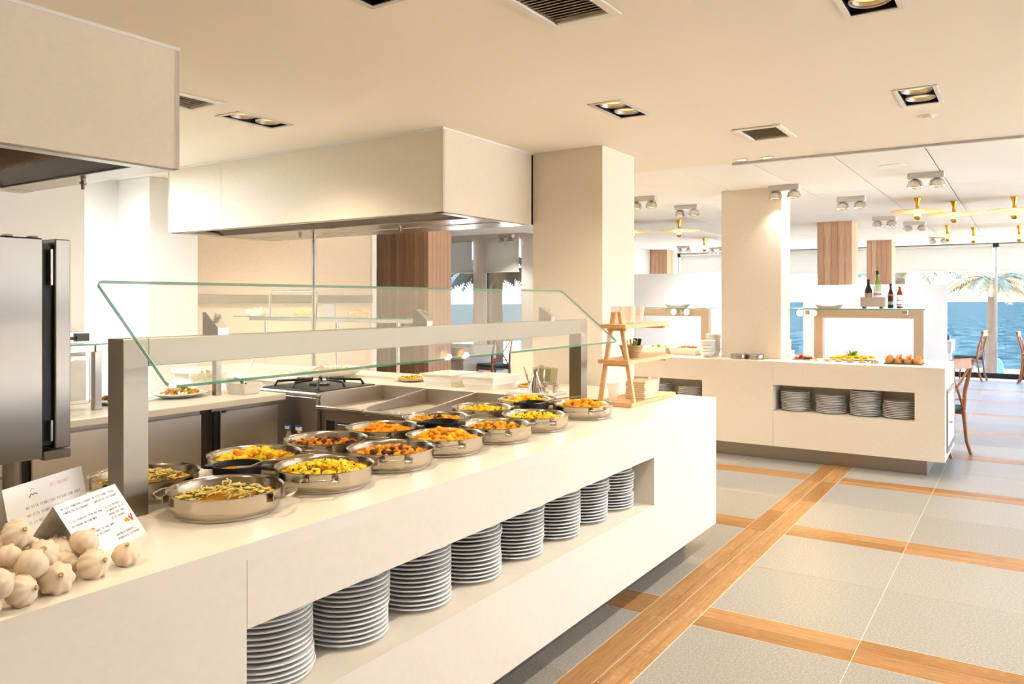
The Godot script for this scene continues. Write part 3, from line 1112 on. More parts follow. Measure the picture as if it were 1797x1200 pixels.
func ringwall(st, w0, d0, y0, w1, d1, y1, _in):
	var c = [Vector2(1, 1), Vector2(1, -1), Vector2(-1, -1), Vector2(-1, 1)]
	for i in 4:
		var a = c[i]; var b = c[(i + 1) % 4]
		quad(st, Vector3(a.x * w0, y0, a.y * d0), Vector3(b.x * w0, y0, b.y * d0), Vector3(b.x * w1, y1, b.y * d1), Vector3(a.x * w1, y1, a.y * d1))

func range_block():
	# stove with one burner grate, then three sunken griddles
	var t = thing("stove", "steel gas stove with a black burner grate at the corner of the kitchen", "stove", Vector3(-4.1, 0, -3.84))
	var st = ST()
	box(st, Vector3(-0.3, 0.1, -0.31), Vector3(0.3, 0.875, 0.31), 0.003)
	part(t, "body", st, M.steel_mid)
	st = ST()
	box(st, Vector3(-0.3, 0.875, -0.31), Vector3(0.3, 0.905, 0.31), 0.008)
	part(t, "hob_top", st, M.steel_light)
	st = ST()
	box(st, Vector3(-0.27, 0.905, -0.27), Vector3(0.27, 0.913, 0.27), 0.004)
	part(t, "burner_tray", st, M.black)
	st = ST()
	lathe(st, [Vector2(0, 0.913), Vector2(0.07, 0.913), Vector2(0.07, 0.925), Vector2(0.05, 0.932), Vector2(0, 0.934)], 20)
	part(t, "burner_cap", st, M.black_iron)
	st = ST()
	for k in 4:
		var a = PI / 4 + k * PI / 2
		var dv = Vector3(cos(a), 0, sin(a))
		tube(st, [dv * 0.30 + Vector3(0, 0.915, 0), dv * 0.28 + Vector3(0, 0.948, 0), dv * 0.06 + Vector3(0, 0.958, 0)], 0.010, 6)
	for k in 4:
		var a = k * PI / 2
		var dv = Vector3(cos(a), 0, sin(a))
		tube(st, [dv * 0.24 + Vector3(0, 0.915, 0), dv * 0.22 + Vector3(0, 0.948, 0), dv * 0.07 + Vector3(0, 0.956, 0)], 0.009, 6)
	part(t, "grate", st, M.black_iron)
	var labels = ["sunken steel griddle beside the stove", "sunken steel griddle between two others", "sunken steel griddle beside the oil cans"]
	for i in 3:
		var x0 = -3.80 + 0.41 * i
		var g = thing("griddle", labels[i], "griddle", Vector3(x0, 0, -3.84), 0, "steel griddles of the cooking range")
		st = ST()
		box(st, Vector3(0.002, 0.1, -0.31), Vector3(0.408, 0.80, 0.27), 0.002)
		part(g, "body", st, M.steel_mid)
		st = ST()
		box(st, Vector3(0.012, 0.80, -0.29), Vector3(0.398, 0.812, 0.285), 0.003)
		part(g, "plate", st, M.steel_light)
		# side cheek rising to the back, with a rounded nose
		for sx in [0.0, 0.398]:
			if i < 2 and sx > 0.1:
				continue
			st = ST()
			var prof = [Vector2(-0.30, 0.79), Vector2(0.29, 0.79), Vector2(0.295, 0.815), Vector2(0.285, 0.838), Vector2(0.26, 0.848), Vector2(-0.30, 0.906)]
			if i == 0 and sx < 0.1:
				prof = [Vector2(-0.30, 0.79), Vector2(0.28, 0.79), Vector2(0.285, 0.86), Vector2(0.27, 0.895), Vector2(0.25, 0.905), Vector2(-0.30, 0.906)]
			prism(st, prof, sx, sx + 0.010, Transform3D(Basis(Vector3(0, 0, 1), Vector3(0, 1, 0), Vector3(-1, 0, 0)).inverse() if false else Basis(Vector3(0, 0, 1), Vector3(0, 1, 0), Vector3(1, 0, 0)), Vector3.ZERO))
			part(g, "cheek", st, M.steel_light)
		st = ST()
		box(st, Vector3(0.0, 0.79, -0.31), Vector3(0.41, 0.906, -0.295), 0.001)
		part(g, "splashback", st, M.steel_light)
		st = ST()
		tube(st, [Vector3(0.004, 0.82, 0.305), Vector3(0.404, 0.82, 0.305)], 0.0125, 12)
		part(g, "front_rail", st, M.chrome)
		st = ST()
		box(st, Vector3(0.05, 0.66, 0.265), Vector3(0.125, 0.735, 0.2715))
		part(g, "drip_slot", st, M.black)
		st = ST()
		box(st, Vector3(0.16, 0.25, 0.27), Vector3(0.39, 0.72, 0.285), 0.004)
		part(g, "oven_door", st, M.steel)
		st = ST()
		box(st, Vector3(0.15, 0.24, 0.268), Vector3(0.40, 0.73, 0.276), 0.002)
		part(g, "door_frame", st, M.steel_dark)
		for sx in [0.05, 0.36]:
			for sz in [-0.26, 0.22]:
				st = ST()
				lathe(st, [Vector2(0, 0), Vector2(0.02, 0), Vector2(0.02, 0.1), Vector2(0, 0.1)], 8, Vector3(sx, 0, sz))
				part(g, "foot", st, M.steel_dark)
	for sx in [-0.25, 0.25]:
		for sz in [-0.26, 0.26]:
			st = ST()
			lathe(st, [Vector2(0, 0), Vector2(0.02, 0), Vector2(0.02, 0.1), Vector2(0, 0.1)], 8, Vector3(sx, 0, sz))
			part(t, "foot", st, M.steel_dark)
	# two water bottles on the floor in front of the stove's side
	for k in 2:
		var b = thing("water_bottle", ["clear water bottle with blue and white label tilted beside its twin", "upright clear water bottle with blue and white label by the stove"][k], "bottle", Vector3([-3.97, -3.87][k], 0.42, -3.455))
		st = ST()
		lathe(st, [Vector2(0, 0), Vector2(0.036, 0.002), Vector2(0.038, 0.02), Vector2(0.038, 0.15), Vector2(0.03, 0.19), Vector2(0.014, 0.225), Vector2(0.013, 0.25), Vector2(0, 0.25)], 16)
		part(b, "body", st, M.tumbler)
		st = ST()
		lathe(st, [Vector2(0.0, 0.25), Vector2(0.016, 0.25), Vector2(0.016, 0.272), Vector2(0, 0.274)], 12)
		part(b, "cap", st, [M.blue, M.white_paint][k])
		st = ST()
		box(st, Vector3(-0.018, 0.255, 0.012), Vector3(0.018, 0.275, 0.018))
		part(b, "tag", st, M.white_paint)
		st = ST()
		box(st, Vector3(-0.018, 0.275, 0.012), Vector3(0.018, 0.288, 0.018))
		part(b, "tag", st, M.blue)
	st = ST()
	box(st, Vector3(-4.02, 0.0, -3.51), Vector3(-3.82, 0.42, -3.40), 0.004)
	one("crate", st, M.steel_dark, "dark steel box on the floor carrying the water bottles", "box")

func back_counter():
	var st = ST()
	box(st, Vector3(-6.3, 0.86, -4.95), Vector3(-2.455, 0.9, -4.16), 0.004)
	one("worktop", st, M.top, "cream worktop behind the griddles carrying white trays and pizzas", "worktop")
	st = ST()
	box(st, Vector3(-6.3, 0.0, -4.92), Vector3(-3.12, 0.86, -4.20))
	one("base_cabinet", st, M.cream, "cream base cabinet under the worktop behind the griddles", "cabinet")
	# steel pole from hood to counter
	st = ST()
	lathe(st, [Vector2(0, 0), Vector2(0.035, 0), Vector2(0.035, 0.01), Vector2(0.017, 0.012), Vector2(0.017, 1.163), Vector2(0.0, 1.163)], 14)
	one("steel_pole", st, M.steel, "round steel pole between the back worktop and the long hood", "pole", "", Vector3(-5.0, 0.9, -4.62))
	# glass-shelf guard at its rear
	var t = thing("shelf_guard", "rear guard of steel tubes with a glass shelf of fruit bowls", "guard", Vector3(-4.9, 0.9, -4.86))
	for x in [-1.0, -0.08, 0.62]:
		st = ST()
		tube(st, [Vector3(x, 0, 0), Vector3(x, 0.42, 0)], 0.014, 10)
		part(t, "post", st, M.chrome)
	st = ST()
	box(st, Vector3(-1.2, 0.415, -0.03), Vector3(0.8, 0.445, 0.03), 0.002)
	part(t, "beam", st, M.steel)
	pane_with_edge(t, "glass_shelf", 1.05, 0.17, 0.01, 0.008, Transform3D(Basis(Vector3(1, 0, 0), Vector3(0, 0, -1), Vector3(0, 1, 0)), Vector3(-0.2, 0.452, 0.0)))
	st = ST()
	tube(st, [Vector3(-0.86, 0.456, 0.06), Vector3(-0.86, 0.66, 0.06), Vector3(-0.84, 0.68, 0.06), Vector3(-0.28, 0.68, 0.06), Vector3(-0.26, 0.66, 0.06), Vector3(-0.26, 0.456, 0.06)], 0.013, 10)
	part(t, "hoop", st, M.chrome)
	bowl_of("white_bowl", Vector3(-6.01, 1.357, -4.86), 0.12, 0.06, "wide white bowl on the rear glass shelf", M.porcelain, M.pale_food, 8)
	bowl_of("glass_bowl", Vector3(-5.35, 1.357, -4.82), 0.12, 0.05, "bowl of lemon wedges on the rear glass shelf", M.tumbler, M.yellow, 9)
	bowl_of("glass_bowl", Vector3(-4.68, 1.357, -4.84), 0.10, 0.05, "bowl of oranges on the rear glass shelf", M.tumbler, M.orange_food, 10)
	st = ST()
	box(st, Vector3(-0.075, 0, -0.006), Vector3(0.075, 0.115, 0.006), 0.002)
	one("menu_plaque", st, M.steel, "small grey plaque standing between the lemon and orange bowls", "plaque", "", Vector3(-5.01, 1.357, -4.80))
	# darker band on the kitchen wall behind, built as a flat steel strip
	st = ST()
	box(st, Vector3(-7.0, 1.47, -7.40), Vector3(-6.94, 1.56, -4.6), 0.003)
	one("wall_band", st, M.frame_steel, "flat steel band along the beige kitchen wall", "rail")
	# big shallow dish of ham behind the burner
	var dsh = thing("paella_dish", "large shallow white dish of sliced meat behind the burner", "dish", Vector3(-4.62, 0.9, -4.45))
	st = ST()
	lathe(st, [Vector2(0, 0), Vector2(0.17, 0), Vector2(0.25, 0.06), Vector2(0.256, 0.064), Vector2(0.248, 0.064), Vector2(0.17, 0.012), Vector2(0, 0.010)], 32)
	part(dsh, "dish", st, M.glaze_cream)
	heap(dsh, 0.20, 0.035, 0.035, [M.ham, M.pale_food], 110, 0.022, 12, "meat")
	# pizzas on plates
	for k in 2:
		var p = thing("pizza_plate", ["golden pizza on a plate beside the white tubs and burner", "golden pizza on a plate beside the oil cans"][k], "plate", [Vector3(-3.83, 0.9, -4.50), Vector3(-2.81, 0.9, -4.57)][k])
		st = ST()
		lathe(st, [Vector2(0, 0), Vector2(0.06, 0), Vector2(0.125, 0.016), Vector2(0.128, 0.019), Vector2(0.06, 0.006), Vector2(0, 0.006)], 24)
		part(p, "plate", st, M.porcelain)
		st = ST()
		lathe(st, [Vector2(0, 0.010), Vector2(0.10, 0.014), Vector2(0.108, 0.024), Vector2(0.098, 0.030), Vector2(0.09, 0.026), Vector2(0, 0.026)], 24)
		part(p, "crust", st, M.crust)
		heap(p, 0.092, 0.024, 0.010, [M.yellow_deep, M.stew, M.olive], 60, 0.011, 13 + k, "topping")
	# white ribbed tubs
	for k in 2:
		tub([Vector3(-3.45, 0.9, -4.47), Vector3(-3.10, 0.9, -4.47)][k], 0.27, 0.32, 0.085, ["deep ribbed white tub beside the pizza plate and burner", "deep ribbed white tub beside the second pizza"][k])
	# tray with oil cans
	st = ST()
	box(st, Vector3(-0.17, 0, -0.10), Vector3(0.16, 0.008, 0.10), 0.003)
	for s in [-1, 1]:
		box(st, Vector3(-0.17, 0.004, s * 0.10 - 0.004), Vector3(0.16, 0.02, s * 0.10 + 0.004), 0.002)
	box(st, Vector3(-0.174, 0.004, -0.10), Vector3(-0.166, 0.02, 0.10), 0.002)
	box(st, Vector3(0.156, 0.004, -0.10), Vector3(0.164, 0.02, 0.10), 0.002)
	one("cream_tray", st, M.glaze_cream, "shallow cream tray under the oil can and shakers", "tray", "", Vector3(-2.62, 0.9, -4.30))
	var o = thing("oil_can", "polished steel oil can with long spout and loop handle", "can", Vector3(-2.63, 0.908, -4.30))
	st = ST()
	lathe(st, [Vector2(0, 0), Vector2(0.052, 0), Vector2(0.050, 0.015), Vector2(0.026, 0.09), Vector2(0.018, 0.12), Vector2(0.018, 0.15), Vector2(0.024, 0.155), Vector2(0.020, 0.162), Vector2(0, 0.164)], 24)
	part(o, "body", st, M.chrome)
	st = ST()
	tube(st, [Vector3(-0.035, 0.04, 0.0), Vector3(-0.06, 0.10, 0), Vector3(-0.085, 0.165, 0)], [0.012, 0.008, 0.005], 8)
	part(o, "spout", st, M.chrome)
	st = ST()
	tube(st, [Vector3(0.018, 0.14, 0), Vector3(0.03, 0.175, 0), Vector3(0.055, 0.18, 0), Vector3(0.07, 0.15, 0), Vector3(0.062, 0.08, 0), Vector3(0.048, 0.02, 0)], 0.010, 8, false, 0.4)
	part(o, "handle", st, M.chrome)
	for k in 2:
		st = ST()
		lathe(st, [Vector2(0, 0), Vector2(0.022, 0), Vector2(0.022, 0.05), Vector2(0.018, 0.054), Vector2(0.023, 0.06), Vector2(0.023, 0.078), Vector2(0, 0.08)], 16)
		one("shaker", st, M.chrome, ["small steel shaker next to the oil can", "small steel shaker at the tray's far corner"][k], "shaker", "", [Vector3(-2.535, 0.908, -4.27), Vector3(-2.50, 0.908, -4.34)][k])
	st = ST()
	prism(st, [Vector2(-0.05, 0), Vector2(0.05, 0), Vector2(0.065, 0.12), Vector2(-0.075, 0.13)], -0.05, 0.05)
	one("napkin_block", st, M.olive_paper, "khaki paper bag behind the oil can", "bag", "", Vector3(-2.83, 0.9, -4.78))

# ---------------------------------------------------------------- pans on the counter
func pan_mesh(r, h):
	var key = "pan%.3f" % r
	if not cache.has(key):
		var st = ST()
		var i = 0.0025
		lathe(st, [Vector2(0, 0.0), Vector2(r * 0.86, 0.0), Vector2(r * 0.88, 0.003), Vector2(r * 0.88, 0.008), Vector2(r * 0.91, 0.012), Vector2(r * 0.955, 0.022), Vector2(r * 0.965, h * 0.6), Vector2(r * 0.968, h - 0.008), Vector2(r * 0.985, h - 0.002), Vector2(r, h), Vector2(r, h + 0.0015), Vector2(r * 0.975, h - 0.001), Vector2(r * 0.952, h - 0.008), Vector2(r * 0.945, 0.026), Vector2(r * 0.90, 0.016), Vector2(r * 0.80, 0.013), Vector2(0, 0.013)], 56)
		cache[key] = done(st)
	return cache[key]

func handle_mesh(r, h):
	var key = "handle%.3f" % r
	if not cache.has(key):
		var st = ST()
		var w = 0.048
		var x = r * 0.962
		tube(st, [Vector3(x - 0.002, h * 0.66, -w), Vector3(x + 0.022, h * 0.70, -w), Vector3(x + 0.036, h * 0.76, -w * 0.82), Vector3(x + 0.042, h * 0.79, -w * 0.45), Vector3(x + 0.042, h * 0.79, w * 0.45), Vector3(x + 0.036, h * 0.76, w * 0.82), Vector3(x + 0.022, h * 0.70, w), Vector3(x - 0.002, h * 0.66, w)], 0.0048, 8)
		for s in [-1, 1]:
			box(st, Vector3(x - 0.001, h * 0.50, s * w - 0.013), Vector3(x + 0.003, h * 0.82, s * w + 0.013), 0.001)
		cache[key] = done(st)
	return cache[key]

func pans():
	var r = 0.157
	var h = 0.067
	var spots = [
		[-1.888, -1.417, -0.58, "noodle", "steel pan of speckled noodles, right beside the guard post"],
		[-2.247, -1.398, 1.1, "noodle", "steel pan of noodles half hidden behind the guard post"],
		[-2.220, -1.783, 1.05, "yellow", "steel pan of yellow cauliflower with a spoon lying across it"],
		[-1.885, -1.788, 0.85, "yellow_herb", "steel pan of yellow vegetables flecked with herbs"],
		[-2.239, -2.130, 1.0, "red", "steel pan of red meat stew in the kitchen-side row"],
		[-1.905, -2.125, 0.75, "red_brown", "steel pan of brown stew with an olive, in the aisle-side row"],
		[-2.244, -2.459, 1.0, "orange_ring", "steel pan of orange battered rings"],
		[-1.910, -2.448, 0.8, "orange", "steel pan heaped with orange chicken pieces"],
		[-1.890, -2.774, 0.95, "brown", "steel pan of browned mussels and rice in the aisle-side row"],
		[-2.240, -2.805, 1.0, "brown", "steel pan of mussels behind the empty black pan"],
		[-1.900, -3.110, 0.8, "green_yellow", "steel pan of yellow and green pasta in the aisle-side row"],
		[-2.245, -3.180, 1.0, "green_yellow", "steel pan of bright yellow rice in the kitchen-side row"],
		[-2.236, -3.571, 1.0, "yellow", "steel pan of yellow food beside the far guard post"],
		[-1.893, -3.560, 0.5, "orange", "steel pan of orange food beside the wooden tiered stand"],
	]
	var first = null
	for i in spots.size():
		var s = spots[i]
		var t
		var at = Vector3(s[0], TOP, s[1])
		if first == null:
			t = thing("saute_pan", s[4], "pan", at, -s[2], "steel pans on the show-cooking counter")
			part(t, "bowl", pan_mesh(r, h), M.pan_steel)
			for k in 2:
				part(t, "handle", handle_mesh(r, h), M.pan_steel, Vector3.ZERO, yaw(PI * k))
			first = t
		else:
			t = dup(first, at, -s[2], s[4])
		fill(at, s[3], i, s[4])
	# black pans set between the rows
	var bs = [[-2.062, -1.59, "sauce", "small black pan of curry sauce between the yellow pans"], [-2.072, -2.625, "", "small empty black pan between the mussel pans"], [-2.072, -3.375, "sauce_dark", "small black pan of dark sauce near the far guard post"]]
	for k in 3:
		var b = bs[k]
		var t = thing("black_pan", b[3], "pan", Vector3(b[0], TOP, b[1]), 0.0, "small black pans between the steel pans")
		var R = 0.076
		var hh = 0.082
		var st = ST()
		lathe(st, [Vector2(0, 0), Vector2(R * 0.8, 0), Vector2(R * 0.86, 0.006), Vector2(R, hh), Vector2(R * 0.96, hh), Vector2(R * 0.84, 0.045), Vector2(0, 0.045)], 32)
		part(t, "bowl", st, M.black_iron)
		for s in [-1, 1]:
			st = ST()
			box(st, Vector3(s * R * 0.9, hh - 0.014, -0.025), Vector3(s * (R + 0.028), hh - 0.004, 0.022), 0.004, Transform3D(yaw(-0.55 + 1.1), Vector3.ZERO))
			part(t, "handle", st, M.black_iron)
		if b[2] != "":
			st = ST()
			lathe(st, [Vector2(0.0, 0.062), Vector2(R * 0.87, 0.062), Vector2(R * 0.87, 0.06), Vector2(0, 0.058)], 28)
			one("curry_sauce", st, M[{"sauce": "curry", "sauce_dark": "stew"}[b[2]]], {"sauce": "smooth orange curry sauce in the small black pan", "sauce_dark": "dark brown sauce in the small black pan"}[b[2]], "sauce", "", Vector3(b[0], TOP, b[1]))
		# wooden-handled spoon
		if k != 1:
			st = ST()
			tube(st, [Vector3(0.0, 0.066, 0.0), Vector3(0.04, 0.074, -0.02), Vector3(0.075, 0.092, -0.04), Vector3(0.20, 0.112, -0.13)], [0.016, 0.008, 0.006, 0.008], 8, false, 0.5)
			one("ladle", st, M.pan_steel, ["steel spoon resting across the curry pan towards the cauliflower", "", "steel spoon resting in the dark sauce pan"][k], "spoon", "", Vector3(b[0], TOP, b[1]))

func fill(at, kind, seed, label):
	var what = label.replace("steel pan of ", "").replace("steel pan heaped with ", "")
	var t = thing("hot_food", "cooked food in its pan: " + what, "food", at, 0.0, "hot food in the steel pans")
	t.set_meta("kind", "stuff")
	var rr = 0.1445
	var sauce = {"noodle": M.curry, "yellow": M.yellow, "yellow_herb": M.yellow, "red": M.stew, "red_brown": M.stew, "orange_ring": M.orange_food, "orange": M.orange_food, "brown": M.stew, "green_yellow": M.yellow}[kind]
	var st = ST()
	lathe(st, [Vector2(0, 0.040), Vector2(rr, 0.036), Vector2(rr, 0.030), Vector2(0, 0.022)], 32)
	part(t, "sauce", st, sauce)
	if kind == "noodle":
		rng.seed = 900 + seed
		for c in 2:
			st = ST()
			for k in (150 if c == 0 else 60):
				var a = rng.randf() * TAU
				var q = (Vector3(0.035, 0, -0.03) if rng.randf() < 0.55 else Vector3(-0.06, -0.008, 0.035)) + Vector3(cos(a), 0, sin(a)) * 0.062 * sqrt(rng.randf())
				var y = 0.034 + 0.032 * clampf(1.0 - Vector2(q.x, q.z).length() / 0.15, 0, 1) + rng.randf() * 0.012
				var b = rng.randf() * TAU
				var l = rng.randf_range(0.012, 0.026)
				var d = Vector3(cos(b), rng.randf_range(-0.3, 0.3), sin(b)) * l
				var e = Vector3(-sin(b), rng.randf_range(0.0, 0.5), cos(b)) * l * 0.6
				tube(st, [q + Vector3(0, y, 0) - d, q + Vector3(0, y, 0) + e * 0.7, q + Vector3(0, y, 0) + d], 0.0024 if c == 0 else 0.002, 5)
			part(t, "noodles", st, M.noodle if c == 0 else M.olive)
	elif kind == "yellow":
		heap(t, 0.128, 0.042, 0.036, [M.yellow, M.yellow_pale, M.orange_food], 190, 0.015, 200 + seed, "pieces")
	elif kind == "yellow_herb":
		heap(t, 0.130, 0.042, 0.032, [M.yellow_pale, M.yellow, M.yellow_deep], 300, 0.0115, 200 + seed, "pieces")
		heap(t, 0.115, 0.056, 0.026, [M.leaf_dark], 50, 0.0035, 250 + seed, "herbs")
	elif kind == "red":
		heap(t, 0.128, 0.040, 0.018, [M.stew, M.orange_food, M.black_food], 100, 0.014, 200 + seed, "pieces")
	elif kind == "red_brown":
		heap(t, 0.125, 0.040, 0.026, [M.stew_light, M.stew, M.orange_food, M.black_food], 160, 0.015, 200 + seed, "pieces")
	elif kind == "orange_ring":
		st = ST()
		rng.seed = 70 + seed
		for k in 22:
			var a = rng.randf() * TAU
			var q = Vector3(cos(a), 0, sin(a)) * 0.088 * sqrt(rng.randf())
			var b = Basis.from_euler(Vector3(rng.randf_range(-0.5, 0.5), 0, rng.randf_range(-0.5, 0.5)))
			var pts = []
			var rad = rng.randf_range(0.022, 0.032)
			for j in 12:
				pts.append(Vector3(q.x, 0.04 + rng.randf() * 0.002 + 0.028 * (1 - q.length() / 0.11), q.z) + b * Vector3(cos(TAU * j / 12) * rad, 0, sin(TAU * j / 12) * rad))
			tube(st, pts, 0.0075, 6, true)
		part(t, "pieces", st, M.orange_food)
		heap(t, 0.125, 0.040, 0.016, [M.orange_food, M.yellow_deep], 110, 0.015, 200 + seed, "pieces")
	elif kind == "orange":
		heap(t, 0.126, 0.042, 0.042, [M.orange_food, M.yellow_deep, M.stew_light], 130, 0.018, 200 + seed, "pieces")
	elif kind == "brown":
		heap(t, 0.128, 0.042, 0.026, [M.orange_food, M.yellow_deep, M.stew, M.yellow_deep, M.black_food], 180, 0.013, 200 + seed, "pieces")
	elif kind == "green_yellow":
		heap(t, 0.130, 0.042, 0.028, [M.yellow, M.yellow_pale, M.yellow_deep], 260, 0.011, 200 + seed, "pieces")
		heap(t, 0.115, 0.052, 0.022, [M.olive], 40, 0.005, 250 + seed, "herbs")
	for c in t.get_children():
		c.set_meta("kind", "stuff")

# ---------------------------------------------------------------- plates
func plate_mesh():
	if not cache.has("plate"):
		var st = ST()
		var r = 0.131
		lathe(st, [Vector2(0, 0.004), Vector2(0.070, 0.004), Vector2(0.072, 0.0), Vector2(0.078, 0.0), Vector2(0.084, 0.005), Vector2(r - 0.003, 0.0150), Vector2(r, 0.0165), Vector2(r, 0.0195), Vector2(r - 0.002, 0.0207), Vector2(0.092, 0.0135), Vector2(0.084, 0.0085), Vector2(0, 0.0080)], 40)
		cache.plate = done(st)
	return cache.plate

func stack(x, z, y, n, label, group, seed):
	rng.seed = seed
	var dx = 0.0
	var dz = 0.0
	for k in n:
		if rng.randf() < 0.35:
			dx = rng.randf_range(-0.006, 0.006)
			dz = rng.randf_range(-0.006, 0.006)
		one("plate", plate_mesh(), M.porcelain, label, "plate", group, Vector3(x + dx, y + k * 0.0146, z + dz), yaw(rng.randf() * TAU))

func plates():
	var zs = [-1.463, -1.775, -2.10, -2.41, -2.73, -3.04, -3.33, -3.607]
	var counts = [14, 15, 14, 14, 15, 14, 14, 14]
	var ord = ["eighth", "seventh", "sixth", "fifth", "fourth", "third", "second", "first"]
	for i in 8:
		stack(-1.778, zs[i], 0.457, counts[i], "white dinner plate in the " + ord[i] + " stack counted from the show-cooking niche's far end wall", "dinner plates in the show-cooking counter niche", 300 + i)
	var xs = [-1.815, -1.50, -1.205, -0.935]
	var c2 = [12, 11, 15, 10]
	var w = ["stack at the seam end of the bottle-side niche", "stack next to the tall one in the bottle-side niche", "tallest stack of the bottle-side niche", "last stack by the door end of the bottle-side niche"]
	for i in 4:
		stack(xs[i], -7.665, 0.466, c2[i], "white plate in the " + w[i], "plates in the second buffet counter niche", 320 + i)
	for i in 2:
		stack([-2.84, -3.18][i], -7.665, 0.466, [11, 12][i], ["white plate in the stack by the end wall of the salad-side niche", "white plate in the stack behind the wooden stand's napkins"][i], "plates in the salad-side niche", 330 + i)

# ---------------------------------------------------------------- tiered wooden stand
func stand():
	var t = thing("tiered_stand", "three tier stand of pale wood with A shaped ends", "stand", Vector3(-1.93, TOP, -4.31))
	var st
	var half = 0.325
	for s in [1]:
		for q in [-1, 1]:
			st = ST()
			var a = Vector3(q * 0.105, 0.012, s * (half - 0.05))
			var b = Vector3(q * 0.018, 0.53, s * (half - 0.05))
			var d = (b - a).normalized()
			var xf = Transform3D(Basis(d.cross(Vector3.BACK).normalized(), d, Vector3.BACK), a)
			box(st, Vector3(-0.011, 0, -0.012), Vector3(0.011, a.distance_to(b), 0.012), 0.002, xf)
			part(t, "leg", st, M.ash)
	for k in 3:
		st = ST()
		var y = [0.0, 0.235, 0.435][k]
		var w = [0.115, 0.095, 0.078][k]
		box(st, Vector3(-w, y, -half), Vector3(w, y + 0.024, half), 0.002)
		part(t, "shelf", st, M.ash)
		if k > 0:
			st = ST()
			box(st, Vector3(-w + 0.02, y - 0.014, -half + 0.04), Vector3(w - 0.02, y, -half + 0.06), 0.001)
			box(st, Vector3(-w + 0.02, y - 0.014, half - 0.06), Vector3(w - 0.02, y, half - 0.04), 0.001)
			part(t, "batten", st, M.ash)
	# stacked tumblers on the top tier, single ones below
	var tm = ST()
	lathe(tm, [Vector2(0, 0.0), Vector2(0.023, 0.0), Vector2(0.025, 0.02), Vector2(0.036, 0.098), Vector2(0.0335, 0.098), Vector2(0.023, 0.022), Vector2(0, 0.016)], 20)
	var me = done(tm)
	var y3 = TOP + 0.459
	for k in 4:
		var zz = [-4.10, -4.22, -4.10, -4.22][k]
		one("tumbler", me, M.tumbler, "clear glass tumbler standing on the top tier of the wooden stand", "glass", "tumblers on the top tier", Vector3(-1.962 + 0.084 * (k / 2), y3, zz))
	for k in 2:
		one("tumbler", me, M.tumbler, ["clear glass tumbler in front of the napkin stack", "clear glass tumbler on the napkin stack's far side"][k], "glass", "", [Vector3(-1.965, TOP + 0.024, -4.06), Vector3(-1.90, TOP + 0.024, -4.50)][k])
	# napkins
	for k in 8:
		st = ST()
		box(st, Vector3(-0.062, 0, -0.095), Vector3(0.062, 0.0125, 0.095), 0.004)
		one("napkin_pack", st, M.paper_cream, "cream folded napkin of the pile on the stand's bottom tier", "napkin", "napkins on the wooden stand", Vector3(-1.885, TOP + 0.024 + 0.0127 * k, -4.28), yaw(0.03 * sin(k * 2.0)))
	# wicker basket of small bottles
	var b = thing("wicker_basket", "round wicker basket on the middle tier of the wooden stand", "basket", Vector3(-1.925, TOP + 0.259, -4.22))
	for k in 7:
		st = ST()
		var pts = []
		var r = 0.042 + 0.0035 * k
		for j in 24:
			var a = TAU * j / 24
			pts.append(Vector3(cos(a) * (r + 0.0022 * (1 if (j + k) % 2 == 0 else -1)), 0.005 + 0.0105 * k, sin(a) * (r + 0.0022 * (1 if (j + k) % 2 == 0 else -1))))
		tube(st, pts, 0.0055, 6, true)
		part(b, "strand", st, M.wicker)
	st = ST()
	lathe(st, [Vector2(0, 0.0), Vector2(0.04, 0.0), Vector2(0.04, 0.006), Vector2(0, 0.006)], 16)
	part(b, "bottom", st, M.wicker)
	rng.seed = 44
	for k in 9:
		var c = thing("condiment_sachet", ["green condiment sachet in the wicker basket", "yellow condiment sachet in the wicker basket", "dark green condiment sachet in the wicker basket"][k % 3], "sachet", Vector3(-1.925 + rng.randf_range(-0.035, 0.035), TOP + 0.30, -4.22 + rng.randf_range(-0.035, 0.035)), rng.randf() * TAU, "sachets in the wicker basket")
		st = ST()
		box(st, Vector3(-0.012, 0, -0.004), Vector3(0.012, 0.06 + 0.006 * (k % 3), 0.004), 0.003, Transform3D(Basis.from_euler(Vector3(rng.randf_range(-0.3, 0.3), 0, rng.randf_range(-0.3, 0.3))), Vector3.ZERO))
		part(c, "pouch", st, [M.leaf, M.yellow, M.frond_dark][k % 3])

